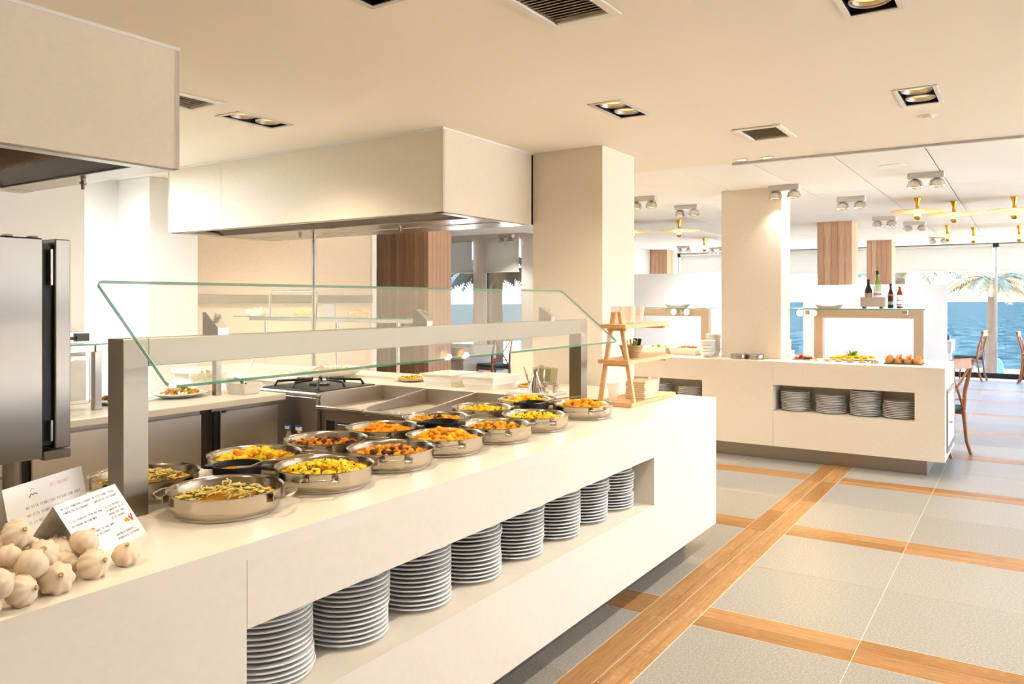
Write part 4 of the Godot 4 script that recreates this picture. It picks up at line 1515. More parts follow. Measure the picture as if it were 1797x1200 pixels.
# ---------------------------------------------------------------- garlic and cards
func garlic_meshes():
	# bulb with cloves: lathe whose radius swells and pinches round the axis, plus a dry stem and root
	var out = []
	for v in 3:
		var st = ST()
		st.set_smooth_group(grp)
		grp += 1
		var n = [9, 8, 10][v]
		var seg = 40
		var prof = [Vector2(0.006, -0.80), Vector2(0.30, -0.84), Vector2(0.62, -0.74), Vector2(0.88, -0.48), Vector2(1.0, -0.12), Vector2(0.96, 0.20), Vector2(0.80, 0.48), Vector2(0.54, 0.68), Vector2(0.30, 0.78), Vector2(0.19, 0.86), Vector2(0.16, 0.96)]
		var P = func(i, k):
			var a = TAU * (k % seg) / seg
			var am = 0.13 * sin(PI * clampf((prof[i].y + 0.84) / 1.7, 0, 1))
			var w = 1.0 - am + am * 1.6 * absf(sin(a * n / 2.0 + v))
			return Vector3(cos(a) * prof[i].x * w * (1.0 + 0.06 * cos(a + v)), prof[i].y, sin(a) * prof[i].x * w)
		for i in prof.size() - 1:
			for k in seg:
				quad(st, P.call(i, k), P.call(i + 1, k), P.call(i + 1, k + 1), P.call(i, k + 1))
		var s2 = ST()
		lathe(s2, [Vector2(0, 0.90), Vector2(0.155, 0.92), Vector2(0.12, 0.99), Vector2(0.13, 1.06), Vector2(0.07, 1.05), Vector2(0, 1.0)], 10)
		var s3 = ST()
		lathe(s3, [Vector2(0, -0.93), Vector2(0.22, -0.92), Vector2(0.26, -0.86), Vector2(0.16, -0.80), Vector2(0, -0.79)], 10)
		out.append([done(st), done(s2), done(s3)])
	return out

func card(p1, p2, lean, high, thick, called, label, lines, logo):
	# folded card: front leaf leaning back from p1-p2, rear leaf behind it
	var t = thing(called, label, "card", Vector3(p1.x, TOP, p1.z))
	var d = (p2 - p1)
	var L = d.length()
	d = d / L
	var n = Vector3(-d.z, 0, d.x)      # towards the reader
	if n.x < 0: n = -n
	var up = (Vector3(0, high, 0) - n * lean)
	var H2 = up.length()
	up = up / H2
	var nn = d.cross(up)
	if nn.dot(n) < 0: nn = -nn
	var st = ST()
	var A = Vector3.ZERO
	var corners = [A, A + d * L, A + d * L + up * H2, A + up * H2]
	slab(st, corners, nn, 0.0012)
	part(t, "front_leaf", st, M.paper)
	st = ST()
	var top = up * H2
	var back = Vector3(top.x, 0, top.z) - n * maxf(lean, 0.05)
	slab(st, [back, back + d * L, top + d * L, top], nn, 0.0012)
	part(t, "rear_leaf", st, M.paper)
	var font := SystemFont.new()
	font.font_names = PackedStringArray(["Droid Sans Mono"])
	for l in lines:
		var tm := TextMesh.new()
		tm.text = l[0]
		tm.font = font
		tm.font_size = 16
		tm.pixel_size = l[3] / 16.0
		tm.depth = 0.0004
		tm.curve_step = 4.0
		tm.horizontal_alignment = HORIZONTAL_ALIGNMENT_LEFT
		tm.vertical_alignment = VERTICAL_ALIGNMENT_CENTER
		var o = part(t, "lettering", tm, l[4] if l.size() > 4 else M.ink, d * (L * l[1]) + up * (H2 * l[2]) + nn * 0.0013, Basis(d, up, nn))
	for g in logo:
		st = ST()
		tube(st, g[0].map(func(q): return d * (L * q.x) + up * (H2 * q.y) + nn * 0.0013), g[2], 4)
		part(t, "emblem", st, g[1])
	return t

func slab(st, c, n, th):
	var o = n * th
	quad(st, c[0] + o, c[1] + o, c[2] + o, c[3] + o)
	quad(st, c[3], c[2], c[1], c[0])
	for i in 4:
		var j = (i + 1) % 4
		quad(st, c[i], c[j], c[j] + o, c[i] + o)

func garlic_and_cards():
	var g = garlic_meshes()
	var b = [[-1.670, -0.921, 0, 0.033, 1.2, 0.9], [-1.688, -1.003, 0, 0.028, 0.5, 0.3], [-1.730, -0.935, 0.036, 0.030, 0.6, 2.0], [-1.735, -0.893, 0, 0.029, 1.3, 2.6], [-1.645, -0.831, 0, 0.033, 1.1, 0.4], [-1.633, -0.760, 0, 0.031, 1.3, 1.1], [-1.660, -0.790, 0.040, 0.032, 0.8, 2.4], [-1.835, -0.935, 0, 0.030, 0.4, 1.0], [-1.700, -0.832, 0.040, 0.031, 0.9, 0.2], [-1.765, -0.832, 0.040, 0.031, 0.7, 3.0], [-1.735, -0.800, 0.085, 0.029, 1.0, 0.7], [-1.880, -0.950, 0.0, 0.027, 0.3, 0.0], [-1.790, -0.780, 0.044, 0.027, 0.7, 1.5], [-1.810, -0.825, 0.055, 0.027, 1.0, 2.2], [-1.850, -0.850, 0.062, 0.028, 0.8, 0.5], [-1.622, -0.715, 0.036, 0.028, 1.2, 1.8], [-1.690, -0.760, 0.062, 0.026, 0.7, 2.9], [-1.632, -0.695, 0, 0.031, 1.2, 0.8], [-1.70, -0.775, 0, 0.031, 0.6, 1], [-1.78, -0.835, 0, 0.031, 0.6, 2], [-1.77, -0.765, 0, 0.031, 0.6, 3], [-1.84, -0.875, 0, 0.030, 0.6, 0], [-1.85, -0.80, 0, 0.031, 0.6, 4], [-1.70, -0.845, -0.0, 0.028, 0.4, 1]]
	for i in b.size():
		var q = b[i]
		var words = ["upright", "tipped towards the aisle", "resting on others"]
		var which = 2 if q[2] > 0.01 else (1 if q[4] > 1.0 else 0)
		var t = thing("garlic_bulb", ["white garlic bulb at the foot of the pile on the counter", "white garlic bulb lying on its side at the pile's counter edge", "white garlic bulb resting on the others in the pile"][which], "garlic", Vector3(q[0], TOP + q[2] + q[3] * 0.86, q[1]), 0.0, "garlic bulbs heaped on the counter")
		var bas = (Basis(Vector3.UP, q[5] - 0.6) * Basis(Vector3(0, 0, 1), -q[4])).scaled(Vector3.ONE * q[3])
		part(t, "bulb", g[i % 3][0], M.garlic, Vector3.ZERO, bas)
		part(t, "stem", g[i % 3][1], M.garlic_stem, Vector3.ZERO, bas)
		part(t, "root_plate", g[i % 3][2], M.garlic_stem, Vector3.ZERO, bas)
	card(Vector3(-1.778, 0, -0.968), Vector3(-1.875, 0, -1.169), 0.088, 0.122, 0.001, "notice_card", "white folded notice card with dark lettering beside the garlic", [
		["NO ESTA PERMITIDO LLEVARSE", 0.06, 0.90, 0.0066], ["COMIDA DEL RESTAURANTE", 0.06, 0.825, 0.0066], ["NO ESTA PERMES TREURE", 0.55, 0.90, 0.0066], ["MENJAR DEL RESTAURANT", 0.55, 0.825, 0.0066],
		["ES IST VERBOTEN ESSEN AUS DEM", 0.06, 0.66, 0.0066], ["RESTAURANT MITZUNEHMEN", 0.06, 0.58, 0.0066],
		["IL EST INTERDIT", 0.64, 0.68, 0.0066], ["D'EMPORTER DE LA", 0.64, 0.61, 0.0066], ["NOURRITURE HORS", 0.64, 0.54, 0.0066], ["DU RESTAURANT", 0.64, 0.47, 0.0066],
		["IT IS NOT ALLOWED TO TAKE AWAY", 0.10, 0.38, 0.0066], ["FOOD FROM THE RESTAURANT", 0.10, 0.31, 0.0066],
		["ЗАПРЕЩЕНО ВЫНОСИТЬ", 0.55, 0.18, 0.0066], ["ПРОДУКТЫ ИЗ РЕСТОРАНА", 0.55, 0.11, 0.0066]],
		[[[Vector2(0.80, 0.33), Vector2(0.83, 0.37), Vector2(0.86, 0.32)], M.orange_food, 0.004], [[Vector2(0.89, 0.40), Vector2(0.91, 0.30), Vector2(0.95, 0.42)], M.red, 0.0022]])
	card(Vector3(-2.0, 0, -0.911), Vector3(-2.123, 0, -1.163), 0.030, 0.143, 0.001, "notice_card", "larger white card with a small mountain logo behind the notice", [
		["RESTAURANT", 0.55, 0.84, 0.012, M.ink_logo],
		["NO ESTA PERMITIDO ENTRAR CON ROPA", 0.22, 0.58, 0.010, M.ink_faint], ["NO ESTA PERMES ENTRAR", 0.22, 0.45, 0.010, M.ink_faint], ["IT IS NOT ALLOWED", 0.22, 0.32, 0.010, M.ink_faint]],
		[[[Vector2(0.28, 0.74), Vector2(0.31, 0.80), Vector2(0.33, 0.77), Vector2(0.35, 0.79), Vector2(0.38, 0.77)], M.ink, 0.0012], [[Vector2(0.30, 0.84), Vector2(0.33, 0.88), Vector2(0.36, 0.85)], M.ink_logo, 0.001]])

# ---------------------------------------------------------------- things on the second buffet counter
func buffet_guard(x0, x1, label, lamp_x, shelf0, shelf1):
	var t = thing("buffet_guard", label, "guard", Vector3(0, FTOP, -8.2))
	var st
	for x in [x0, x1]:
		st = ST()
		box(st, Vector3(x - 0.042, 0, -0.04), Vector3(x + 0.042, 0.48, 0.04), 0.002)
		part(t, "post", st, M.guard_metal)
	st = ST()
	box(st, Vector3(x0 + 0.042, 0.40, -0.04), Vector3(x1 - 0.042, 0.48, 0.04), 0.002)
	part(t, "beam", st, M.guard_metal)
	pane_with_edge(t, "glass_shelf", (shelf1 - shelf0) / 2, 0.19, 0.01, 0.010, Transform3D(Basis(Vector3(1, 0, 0), Vector3(0, 0, -1), Vector3(0, 1, 0)), Vector3((shelf0 + shelf1) / 2, 0.487, 0.0)))
	# pair of round warming lamps on the beam
	for k in 2:
		var x = lamp_x[k]
		st = ST()
		lathe(st, [Vector2(0.0, 0.0), Vector2(0.034, 0.0), Vector2(0.036, 0.02), Vector2(0.03, 0.05), Vector2(0.0, 0.055)], 18, Vector3(x, 0.445, 0.085), Basis(Vector3.RIGHT, -PI / 2))
		var h = part(t, "lamp_housing", st, M.aluminium)
		st = ST()
		lathe(st, [Vector2(0.0, 0.004), Vector2(0.031, 0.002), Vector2(0.031, 0.0), Vector2(0.0, 0.0)], 18, Vector3(x, 0.445, 0.087), Basis(Vector3.RIGHT, PI / 2))
		part(h, "lamp_lens", st, M.lamp_glow)
		var l := SpotLight3D.new()
		l.name = "lamp_light"
		l.light_color = Color(1.0, 0.83, 0.58)
		l.light_energy = 0.7
		l.light_size = 0.016
		l.spot_range = 30.0
		l.spot_attenuation = 2.0
		l.spot_angle = 60.0
		l.shadow_enabled = true
		t.add_child(l, true)
		l.position = Vector3(x, 0.445, 0.10)
		l.rotation = Vector3(-0.5, 0, 0) + Vector3(0, PI, 0)
	st = ST()
	box(st, Vector3((lamp_x[0] + lamp_x[1]) / 2 - 0.02, 0.43, 0.04), Vector3((lamp_x[0] + lamp_x[1]) / 2 + 0.02, 0.47, 0.06), 0.004)
	part(t, "lamp_mount", st, M.chrome)
	return t

func bottle(p, r, h, neck, label, body, cap, lab, pos2):
	var t = thing("bottle", label, "bottle", p)
	var st = ST()
	lathe(st, [Vector2(0, 0), Vector2(r, 0.002), Vector2(r, h * 0.52), Vector2(r * 0.9, h * 0.62), Vector2(neck, h * 0.78), Vector2(neck, h * 0.92), Vector2(0, h * 0.92)], 16)
	part(t, "glass", st, body)
	st = ST()
	lathe(st, [Vector2(0, h * 0.92), Vector2(neck + 0.002, h * 0.90), Vector2(neck + 0.002, h), Vector2(0, h)], 12)
	part(t, "cap", st, cap)
	for l in lab:
		st = ST()
		lathe(st, [Vector2(r + 0.0006, h * l[0]), Vector2(r + 0.0006, h * l[1])], 16)
		part(t, "paper_label", st, l[2])
	return t

func far_buffet():
	var t = buffet_guard(-1.715, -0.83, "steel buffet guard carrying the sauce bottles on its glass shelf", [-1.88, -1.75], -1.95, -0.76)
	var st = ST()
	box(st, Vector3(-0.965, 0.435, 0.04), Vector3(-0.915, 0.475, 0.075), 0.004)
	part(t, "lamp_mount", st, M.chrome)
	buffet_guard(-4.4, -2.87, "steel buffet guard above the salad tubs beside the stacked bowls", [-3.203, -3.054], -4.5, -2.80)
	var y = FTOP + 0.493
	# bottle rack and bottles
	var rk = thing("bottle_rack", "weathered little wooden crate holding two bottles", "crate", Vector3(-1.226, y, -8.2))
	for s in [-1, 1]:
		st = ST()
		box(st, Vector3(-0.10, 0.018, s * 0.05 - 0.004), Vector3(0.10, 0.108, s * 0.05 + 0.004), 0.002)
		part(rk, "side_board", st, M.grey_wood)
		st = ST()
		box(st, Vector3(s * 0.10 - 0.004, 0.018, -0.05), Vector3(s * 0.10 + 0.004, 0.108, 0.05), 0.002)
		part(rk, "end_board", st, M.grey_wood)
	st = ST()
	box(st, Vector3(-0.10, 0.015, -0.05), Vector3(0.10, 0.024, 0.05))
	part(rk, "bottom_board", st, M.grey_wood)
	for sx in [-0.075, 0.075]:
		st = ST()
		box(st, Vector3(sx - 0.012, 0, -0.05), Vector3(sx + 0.012, 0.016, 0.05), 0.002)
		part(rk, "foot", st, M.black)
	bottle(Vector3(-1.265, y + 0.024, -8.2), 0.034, 0.255, 0.014, "dark vinegar bottle with black cap in the wooden crate", M.dark_sauce, M.black, [[0.2, 0.48, M.grey_wood]], 0)
	bottle(Vector3(-1.185, y + 0.024, -8.2), 0.036, 0.335, 0.013, "tall green oil bottle in the wooden crate", M.green_glass, M.frond_dark, [[0.16, 0.40, M.label_white], [0.30, 0.37, M.label_pink]], 0)
	bottle(Vector3(-1.071, y, -8.2), 0.024, 0.235, 0.010, "slim black-labelled sauce bottle with dark cap", M.dark_sauce, M.black, [[0.05, 0.50, M.black], [0.50, 0.58, M.red], [0.16, 0.28, M.label_white]], 0)
	bottle(Vector3(-0.993, y, -8.2), 0.026, 0.230, 0.011, "brown sauce bottle with white label and pale cap", M.red_sauce, M.label_white, [[0.10, 0.56, M.label_white], [0.32, 0.36, M.red], [0.14, 0.19, M.blue]], 0)
	# wooden dishes on the shelves
	for k in 2:
		st = ST()
		prism(st, [Vector2(-0.09, 0), Vector2(0.09, 0), Vector2(0.125, 0.035), Vector2(0.11, 0.035), Vector2(0.05, 0.022), Vector2(-0.05, 0.022), Vector2(-0.11, 0.035), Vector2(-0.125, 0.035)], -0.06, 0.06)
		one("wooden_tray", st, M.grey_wood, ["pale wooden cutlery tray on the shelf next to the bottle crate", "pale wooden cutlery tray on the shelf above the salad tubs"][k], "tray", "", [Vector3(-1.62, y, -8.2), Vector3(-3.19, y, -8.2)][k])
	# tart trays: slate with small tarts
	st = ST()
	box(st, Vector3(-0.155, 0.0, -0.09), Vector3(0.155, 0.010, 0.09), 0.004)
	one("slate_tray", st, M.slate, "black tray under the prawn tartlets", "tray", "", Vector3(-0.915, FTOP, -7.84))
	var tart = ST()
	lathe(tart, [Vector2(0, 0), Vector2(0.030, 0), Vector2(0.038, 0.034), Vector2(0.034, 0.034), Vector2(0.028, 0.02), Vector2(0, 0.02)], 18)
	var tm = done(tart)
	rng.seed = 31
	for k in 8:
		var p = Vector3(-1.03 + 0.077 * (k % 4), FTOP + 0.010, -7.795 if k < 4 else -7.885)
		var c = thing("tartlet", "golden pastry tartlet topped with prawns on the black tray", "tartlet", p, 0.0, "prawn tartlets")
		part(c, "pastry", tm, M.crust)
		st = ST()
		for j in 4:
			var a = rng.randf() * TAU
			tube(st, [Vector3(cos(a) * 0.02, 0.03, sin(a) * 0.02), Vector3(cos(a) * 0.016, 0.05, sin(a) * 0.016), Vector3(-cos(a) * 0.004, 0.06, -sin(a) * 0.004), Vector3(-cos(a) * 0.02, 0.052 + 0.02 * rng.randf(), -sin(a) * 0.02)], [0.009, 0.009, 0.007, 0.003], 6)
		part(c, "prawn", st, M.shrimp)
	# canapes on white spoons in a row
	var sp = ST()
	lathe(sp, [Vector2(0, 0), Vector2(0.024, 0), Vector2(0.044, 0.010), Vector2(0.042, 0.011), Vector2(0.022, 0.004), Vector2(0, 0.004)], 18)
	var sm = done(sp)
	for k in 6:
		var p = Vector3(-1.665 + 0.103 * k, FTOP, -7.78)
		var c = thing("canape", "small canape with orange sauce on a white dish in the front row", "canape", p, 0.0, "canapes in a row on the second counter")
		part(c, "dish", sm, M.porcelain)
		heap(c, 0.028, 0.008, 0.016, [M.orange_food, M.ham, M.red_food], 16, 0.010, 400 + k, "topping")
	st = ST()
	box(st, Vector3(-0.09, 0, -0.11), Vector3(0.09, 0.008, 0.11), 0.003)
	one("slate_tray", st, M.slate, "black tray of sliced ham at the row's end beside the column", "tray", "", Vector3(-1.80, FTOP, -7.93))
	var hm = thing("sliced_ham", "folded slices of dark ham on the black tray", "ham", Vector3(-1.80, FTOP + 0.008, -7.93))
	hm.set_meta("kind", "stuff")
	heap(hm, 0.075, 0.010, 0.025, [M.ham, M.red_food], 26, 0.022, 55, "slices")
	# yellow fruit platter with herbs in the middle
	var pl = thing("fruit_platter", "oval platter of yellow fruit slices with a tuft of green herbs", "platter", Vector3(-1.38, FTOP, -8.0))
	st = ST()
	lathe(st, [Vector2(0, 0.006), Vector2(0.10, 0.0), Vector2(0.20, 0.018), Vector2(0.205, 0.022), Vector2(0.10, 0.010), Vector2(0, 0.012)], 32, Vector3.ZERO, Basis.from_scale(Vector3(1.25, 1, 0.55)))
	part(pl, "dish", st, M.porcelain)
	rng.seed = 57
	st = ST()
	for k in 30:
		var a = rng.randf() * TAU
		var q = Vector3(cos(a) * rng.randf_range(0.08, 0.20), 0.02, sin(a) * rng.randf_range(0.02, 0.08))
		lathe(st, [Vector2(0, 0.0), Vector2(0.026, 0.0), Vector2(0.028, 0.004), Vector2(0.026, 0.008), Vector2(0, 0.008)], 10, q + Vector3(0, rng.randf() * 0.018, 0), Basis.from_euler(Vector3(rng.randf_range(-0.6, 0.6), 0, rng.randf_range(-0.6, 0.6))))
	part(pl, "slices", st, M.yellow).set_meta("kind", "stuff")
	st = ST()
	for k in 26:
		var a = rng.randf() * TAU
		var l = rng.randf_range(0.05, 0.10)
		tube(st, [Vector3(0, 0.02, 0), Vector3(cos(a) * 0.03, l * 0.7, sin(a) * 0.03), Vector3(cos(a) * 0.06, l, sin(a) * 0.05)], [0.003, 0.012, 0.002], 5, false, 0.3)
	part(pl, "herbs", st, M.leaf).set_meta("kind", "stuff")
	# steel induction discs beside the column
	for k in 2:
		st = ST()
		lathe(st, [Vector2(0, 0), Vector2(0.078, 0), Vector2(0.080, 0.004), Vector2(0.080, 0.042), Vector2(0.076, 0.048), Vector2(0, 0.048)], 28)
		one("steel_stand", st, M.steel, ["round steel plate warmer beside the column base", "round steel plate warmer beside its twin near the canapes"][k], "warmer", "", [Vector3(-2.355, FTOP, -7.68), Vector3(-2.20, FTOP, -7.70)][k])
	# stacked white bowls left of the column, taller stack behind
	var bm = ST()
	lathe(bm, [Vector2(0, 0), Vector2(0.045, 0), Vector2(0.052, 0.004), Vector2(0.078, 0.052), Vector2(0.080, 0.056), Vector2(0.076, 0.056), Vector2(0.05, 0.010), Vector2(0, 0.008)], 24)
	var bmm = done(bm)
	for s in 2:
		for k in [5, 7][s]:
			one("bowl", bmm, M.porcelain, ["white bowl in the front stack left of the column", "white bowl in the taller stack behind, against the column"][s], "bowl", "stacked white bowls on the second counter", [Vector3(-2.685, FTOP + 0.028 * k, -7.72), Vector3(-2.70, FTOP + 0.028 * k, -7.93)][s])
	# salad tubs
	var names = ["white tub of pale salad under the guard", "white tub of red tomato salad under the guard"]
	for k in 2:
		var p = [Vector3(-3.315, FTOP, -7.95), Vector3(-2.985, FTOP, -7.95)][k]
		var u = tub(p, 0.30, 0.30, 0.075, names[k])
		heap(u, 0.12, 0.055, 0.035, [[M.pale_food, M.leaf], [M.red_food, M.leaf]][k], 70, 0.016, 60 + k, "salad")

# ---------------------------------------------------------------- ceiling fittings
func twin_spot(x, z, label, lit):
	var t = thing("recessed_spotlight", label, "spotlight", Vector3(x, CEIL, z), 0.0, "recessed twin spotlights")
	var st = ST()
	var w = 0.105; var l = 0.21; var iw = 0.082; var il = 0.187
	box(st, Vector3(-w, -0.005, -l), Vector3(-iw, 0.0, l), 0.001); box(st, Vector3(iw, -0.005, -l), Vector3(w, 0.0, l), 0.001)
	box(st, Vector3(-iw, -0.005, -l), Vector3(iw, 0.0, -il), 0.001); box(st, Vector3(-iw, -0.005, il), Vector3(iw, 0.0, l), 0.001)
	part(t, "frame", st, M.aluminium)
	st = ST()
	box(st, Vector3(-iw - 0.002, 0.0, -il - 0.002), Vector3(-iw + 0.002, 0.12, il)); box(st, Vector3(iw - 0.002, 0.0, -il), Vector3(iw + 0.002, 0.12, il))
	box(st, Vector3(-iw, 0.0, -il - 0.002), Vector3(iw, 0.12, -il + 0.002)); box(st, Vector3(-iw, 0.0, il - 0.002), Vector3(iw, 0.12, il + 0.002))
	box(st, Vector3(-iw, 0.115, -il), Vector3(iw, 0.12, il))
	part(t, "housing", st, M.black)
	for s in [-1, 1]:
		var c = Vector3(0, 0.035, s * 0.093)
		st = ST()
		lathe(st, [Vector2(0.070, -0.030), Vector2(0.076, -0.026), Vector2(0.072, 0.0), Vector2(0.066, -0.004), Vector2(0.070, -0.030)], 24, c)
		lathe(st, [Vector2(0.060, -0.024), Vector2(0.064, -0.022), Vector2(0.060, -0.01), Vector2(0.056, -0.012), Vector2(0.060, -0.024)], 24, c)
		var h = part(t, "gimbal_ring", st, M.aluminium)
		st = ST()
		lathe(st, [Vector2(0.055, -0.012), Vector2(0.045, 0.012), Vector2(0.022, 0.032), Vector2(0, 0.036)], 24, c)
		part(h, "reflector", st, M.gold_matt)
		st = ST()
		lathe(st, [Vector2(0, -0.002), Vector2(0.016, 0.002), Vector2(0.020, 0.014), Vector2(0.012, 0.026), Vector2(0, 0.028)], 14, c)
		part(h, "bulb", st, M.lamp_glow)
		st = ST()
		lathe(st, [Vector2(0.0, -0.0085), Vector2(0.052, -0.0085), Vector2(0.052, -0.0095), Vector2(0.0, -0.0095)], 24, c)
		part(h, "lens", st, M.lens_glow)
		if lit > 0.0:
			var L := SpotLight3D.new()
			L.name = "lamp_light"
			L.light_color = Color(1.0, 0.97, 0.92) if x > -1.0 else Color(1.0, 0.925, 0.80)
			L.light_energy = lit
			L.light_size = 0.016
			L.spot_range = 30.0
			L.spot_attenuation = 2.0
			L.spot_angle = 70.0
			L.spot_angle_attenuation = 0.8
			L.shadow_enabled = true
			t.add_child(L, true)
			L.position = c + Vector3(0, -0.045, 0)
			L.rotation.x = -PI / 2
	return t

func surface_spot(x, z, label, lit):
	var t = thing("ceiling_spotlight", label, "spotlight", Vector3(x, CEIL, z), 0.0, "surface mounted twin spotlights")
	var st = ST()
	box(st, Vector3(-0.14, -0.05, -0.04), Vector3(0.14, 0.0, 0.04), 0.003)
	part(t, "base_bar", st, M.aluminium)
	for s in [-1, 1]:
		var c = Vector3(s * 0.085, -0.105, 0.0)
		st = ST()
		lathe(st, [Vector2(0.056, -0.020), Vector2(0.060, -0.012), Vector2(0.056, 0.014), Vector2(0.040, 0.040), Vector2(0.012, 0.054), Vector2(0.0, 0.056)], 20, c)
		lathe(st, [Vector2(0.0, 0.0), Vector2(0.050, -0.004), Vector2(0.056, -0.020)], 20, c)
		tube(st, [c + Vector3(-0.062, -0.008, 0), c + Vector3(-0.050, 0.035, 0), c + Vector3(0, 0.064, 0), c + Vector3(0.050, 0.035, 0), c + Vector3(0.062, -0.008, 0)], 0.004, 6)
		var h = part(t, "lamp_head", st, M.chrome)
		st = ST()
		lathe(st, [Vector2(0.0, -0.010), Vector2(0.036, -0.012), Vector2(0.036, -0.008), Vector2(0, -0.006)], 16, c)
		part(h, "lamp_lens", st, M.lamp_glow)
		if lit > 0.0:
			var L := SpotLight3D.new()
			L.name = "lamp_light"
			L.light_color = Color(1.0, 0.97, 0.93)
			L.light_energy = lit
			L.light_size = 0.016
			L.spot_range = 30.0
			L.spot_attenuation = 2.0
			L.spot_angle = 50.0
			L.shadow_enabled = true
			t.add_child(L, true)
			L.position = c + Vector3(0, -0.03, 0)
			L.rotation.x = -PI / 2
	return t

func pendant(x, z, label):
	var t = thing("disc_pendant", label, "pendant", Vector3(x, CEIL, z), 0.0, "golden disc pendants")
	var st = ST()
	lathe(st, [Vector2(0.0, 0.0), Vector2(0.034, 0.0), Vector2(0.034, -0.012), Vector2(0.016, -0.06), Vector2(0.020, -0.13), Vector2(0.024, -0.165), Vector2(0.0, -0.165)].map(func(v): return v), 14)
	part(t, "stem", st, M.gold)
	st = ST()
	lathe(st, [Vector2(0.02, -0.158), Vector2(0.275, -0.148), Vector2(0.277, -0.144), Vector2(0.02, -0.150)], 40)
	part(t, "disc", st, M.gold_matt)
	st = ST()
	lathe(st, [Vector2(0.012, -0.165), Vector2(0.026, -0.175), Vector2(0.036, -0.200)], 16)
	var b = part(t, "bulb", st, M.bulb_glow)
	st = ST()
	lathe(st, [Vector2(0.0365, -0.198), Vector2(0.032, -0.222), Vector2(0.018, -0.236), Vector2(0, -0.240)], 16)
	part(t, "mirror_cap", st, M.gold)
	var L := OmniLight3D.new()
	L.name = "lamp_light"
	L.light_color = Color(1.0, 0.78, 0.46)
	L.light_energy = 0.10
	L.light_size = 0.02
	L.omni_range = 30.0
	L.omni_attenuation = 2.0
	L.shadow_enabled = true
	t.add_child(L, true)
	L.position = Vector3(0, -0.188, 0)

func grille(x, z, label):
	var t = thing("air_grille", label, "vent", Vector3(x, CEIL, z), 0.0, "ceiling air grilles")
	var w = 0.155; var l = 0.215; var iw = 0.115; var il = 0.175
	var st = ST()
	box(st, Vector3(-w, -0.010, -l), Vector3(-iw, 0.0, l), 0.003); box(st, Vector3(iw, -0.010, -l), Vector3(w, 0.0, l), 0.003)
	box(st, Vector3(-iw, -0.010, -l), Vector3(iw, 0.0, -il), 0.003); box(st, Vector3(-iw, -0.010, il), Vector3(iw, 0.0, l), 0.003)
	part(t, "frame", st, M.vent_white)
	st = ST()
	box(st, Vector3(-iw, 0.06, -il), Vector3(iw, 0.065, il))
	part(t, "duct", st, M.black)
	if not cache.has("slat"):
		var s2 = ST()
		box(s2, Vector3(-iw, -0.002, -0.011), Vector3(iw, 0.0, 0.011), 0.0, Transform3D(Basis(Vector3.RIGHT, 0.32), Vector3.ZERO))
		cache.slat = done(s2)
	for k in 14:
		part(t, "slat", cache.slat, M.vent_slat, Vector3(0, 0.004, -il + 0.0125 + k * 0.025))

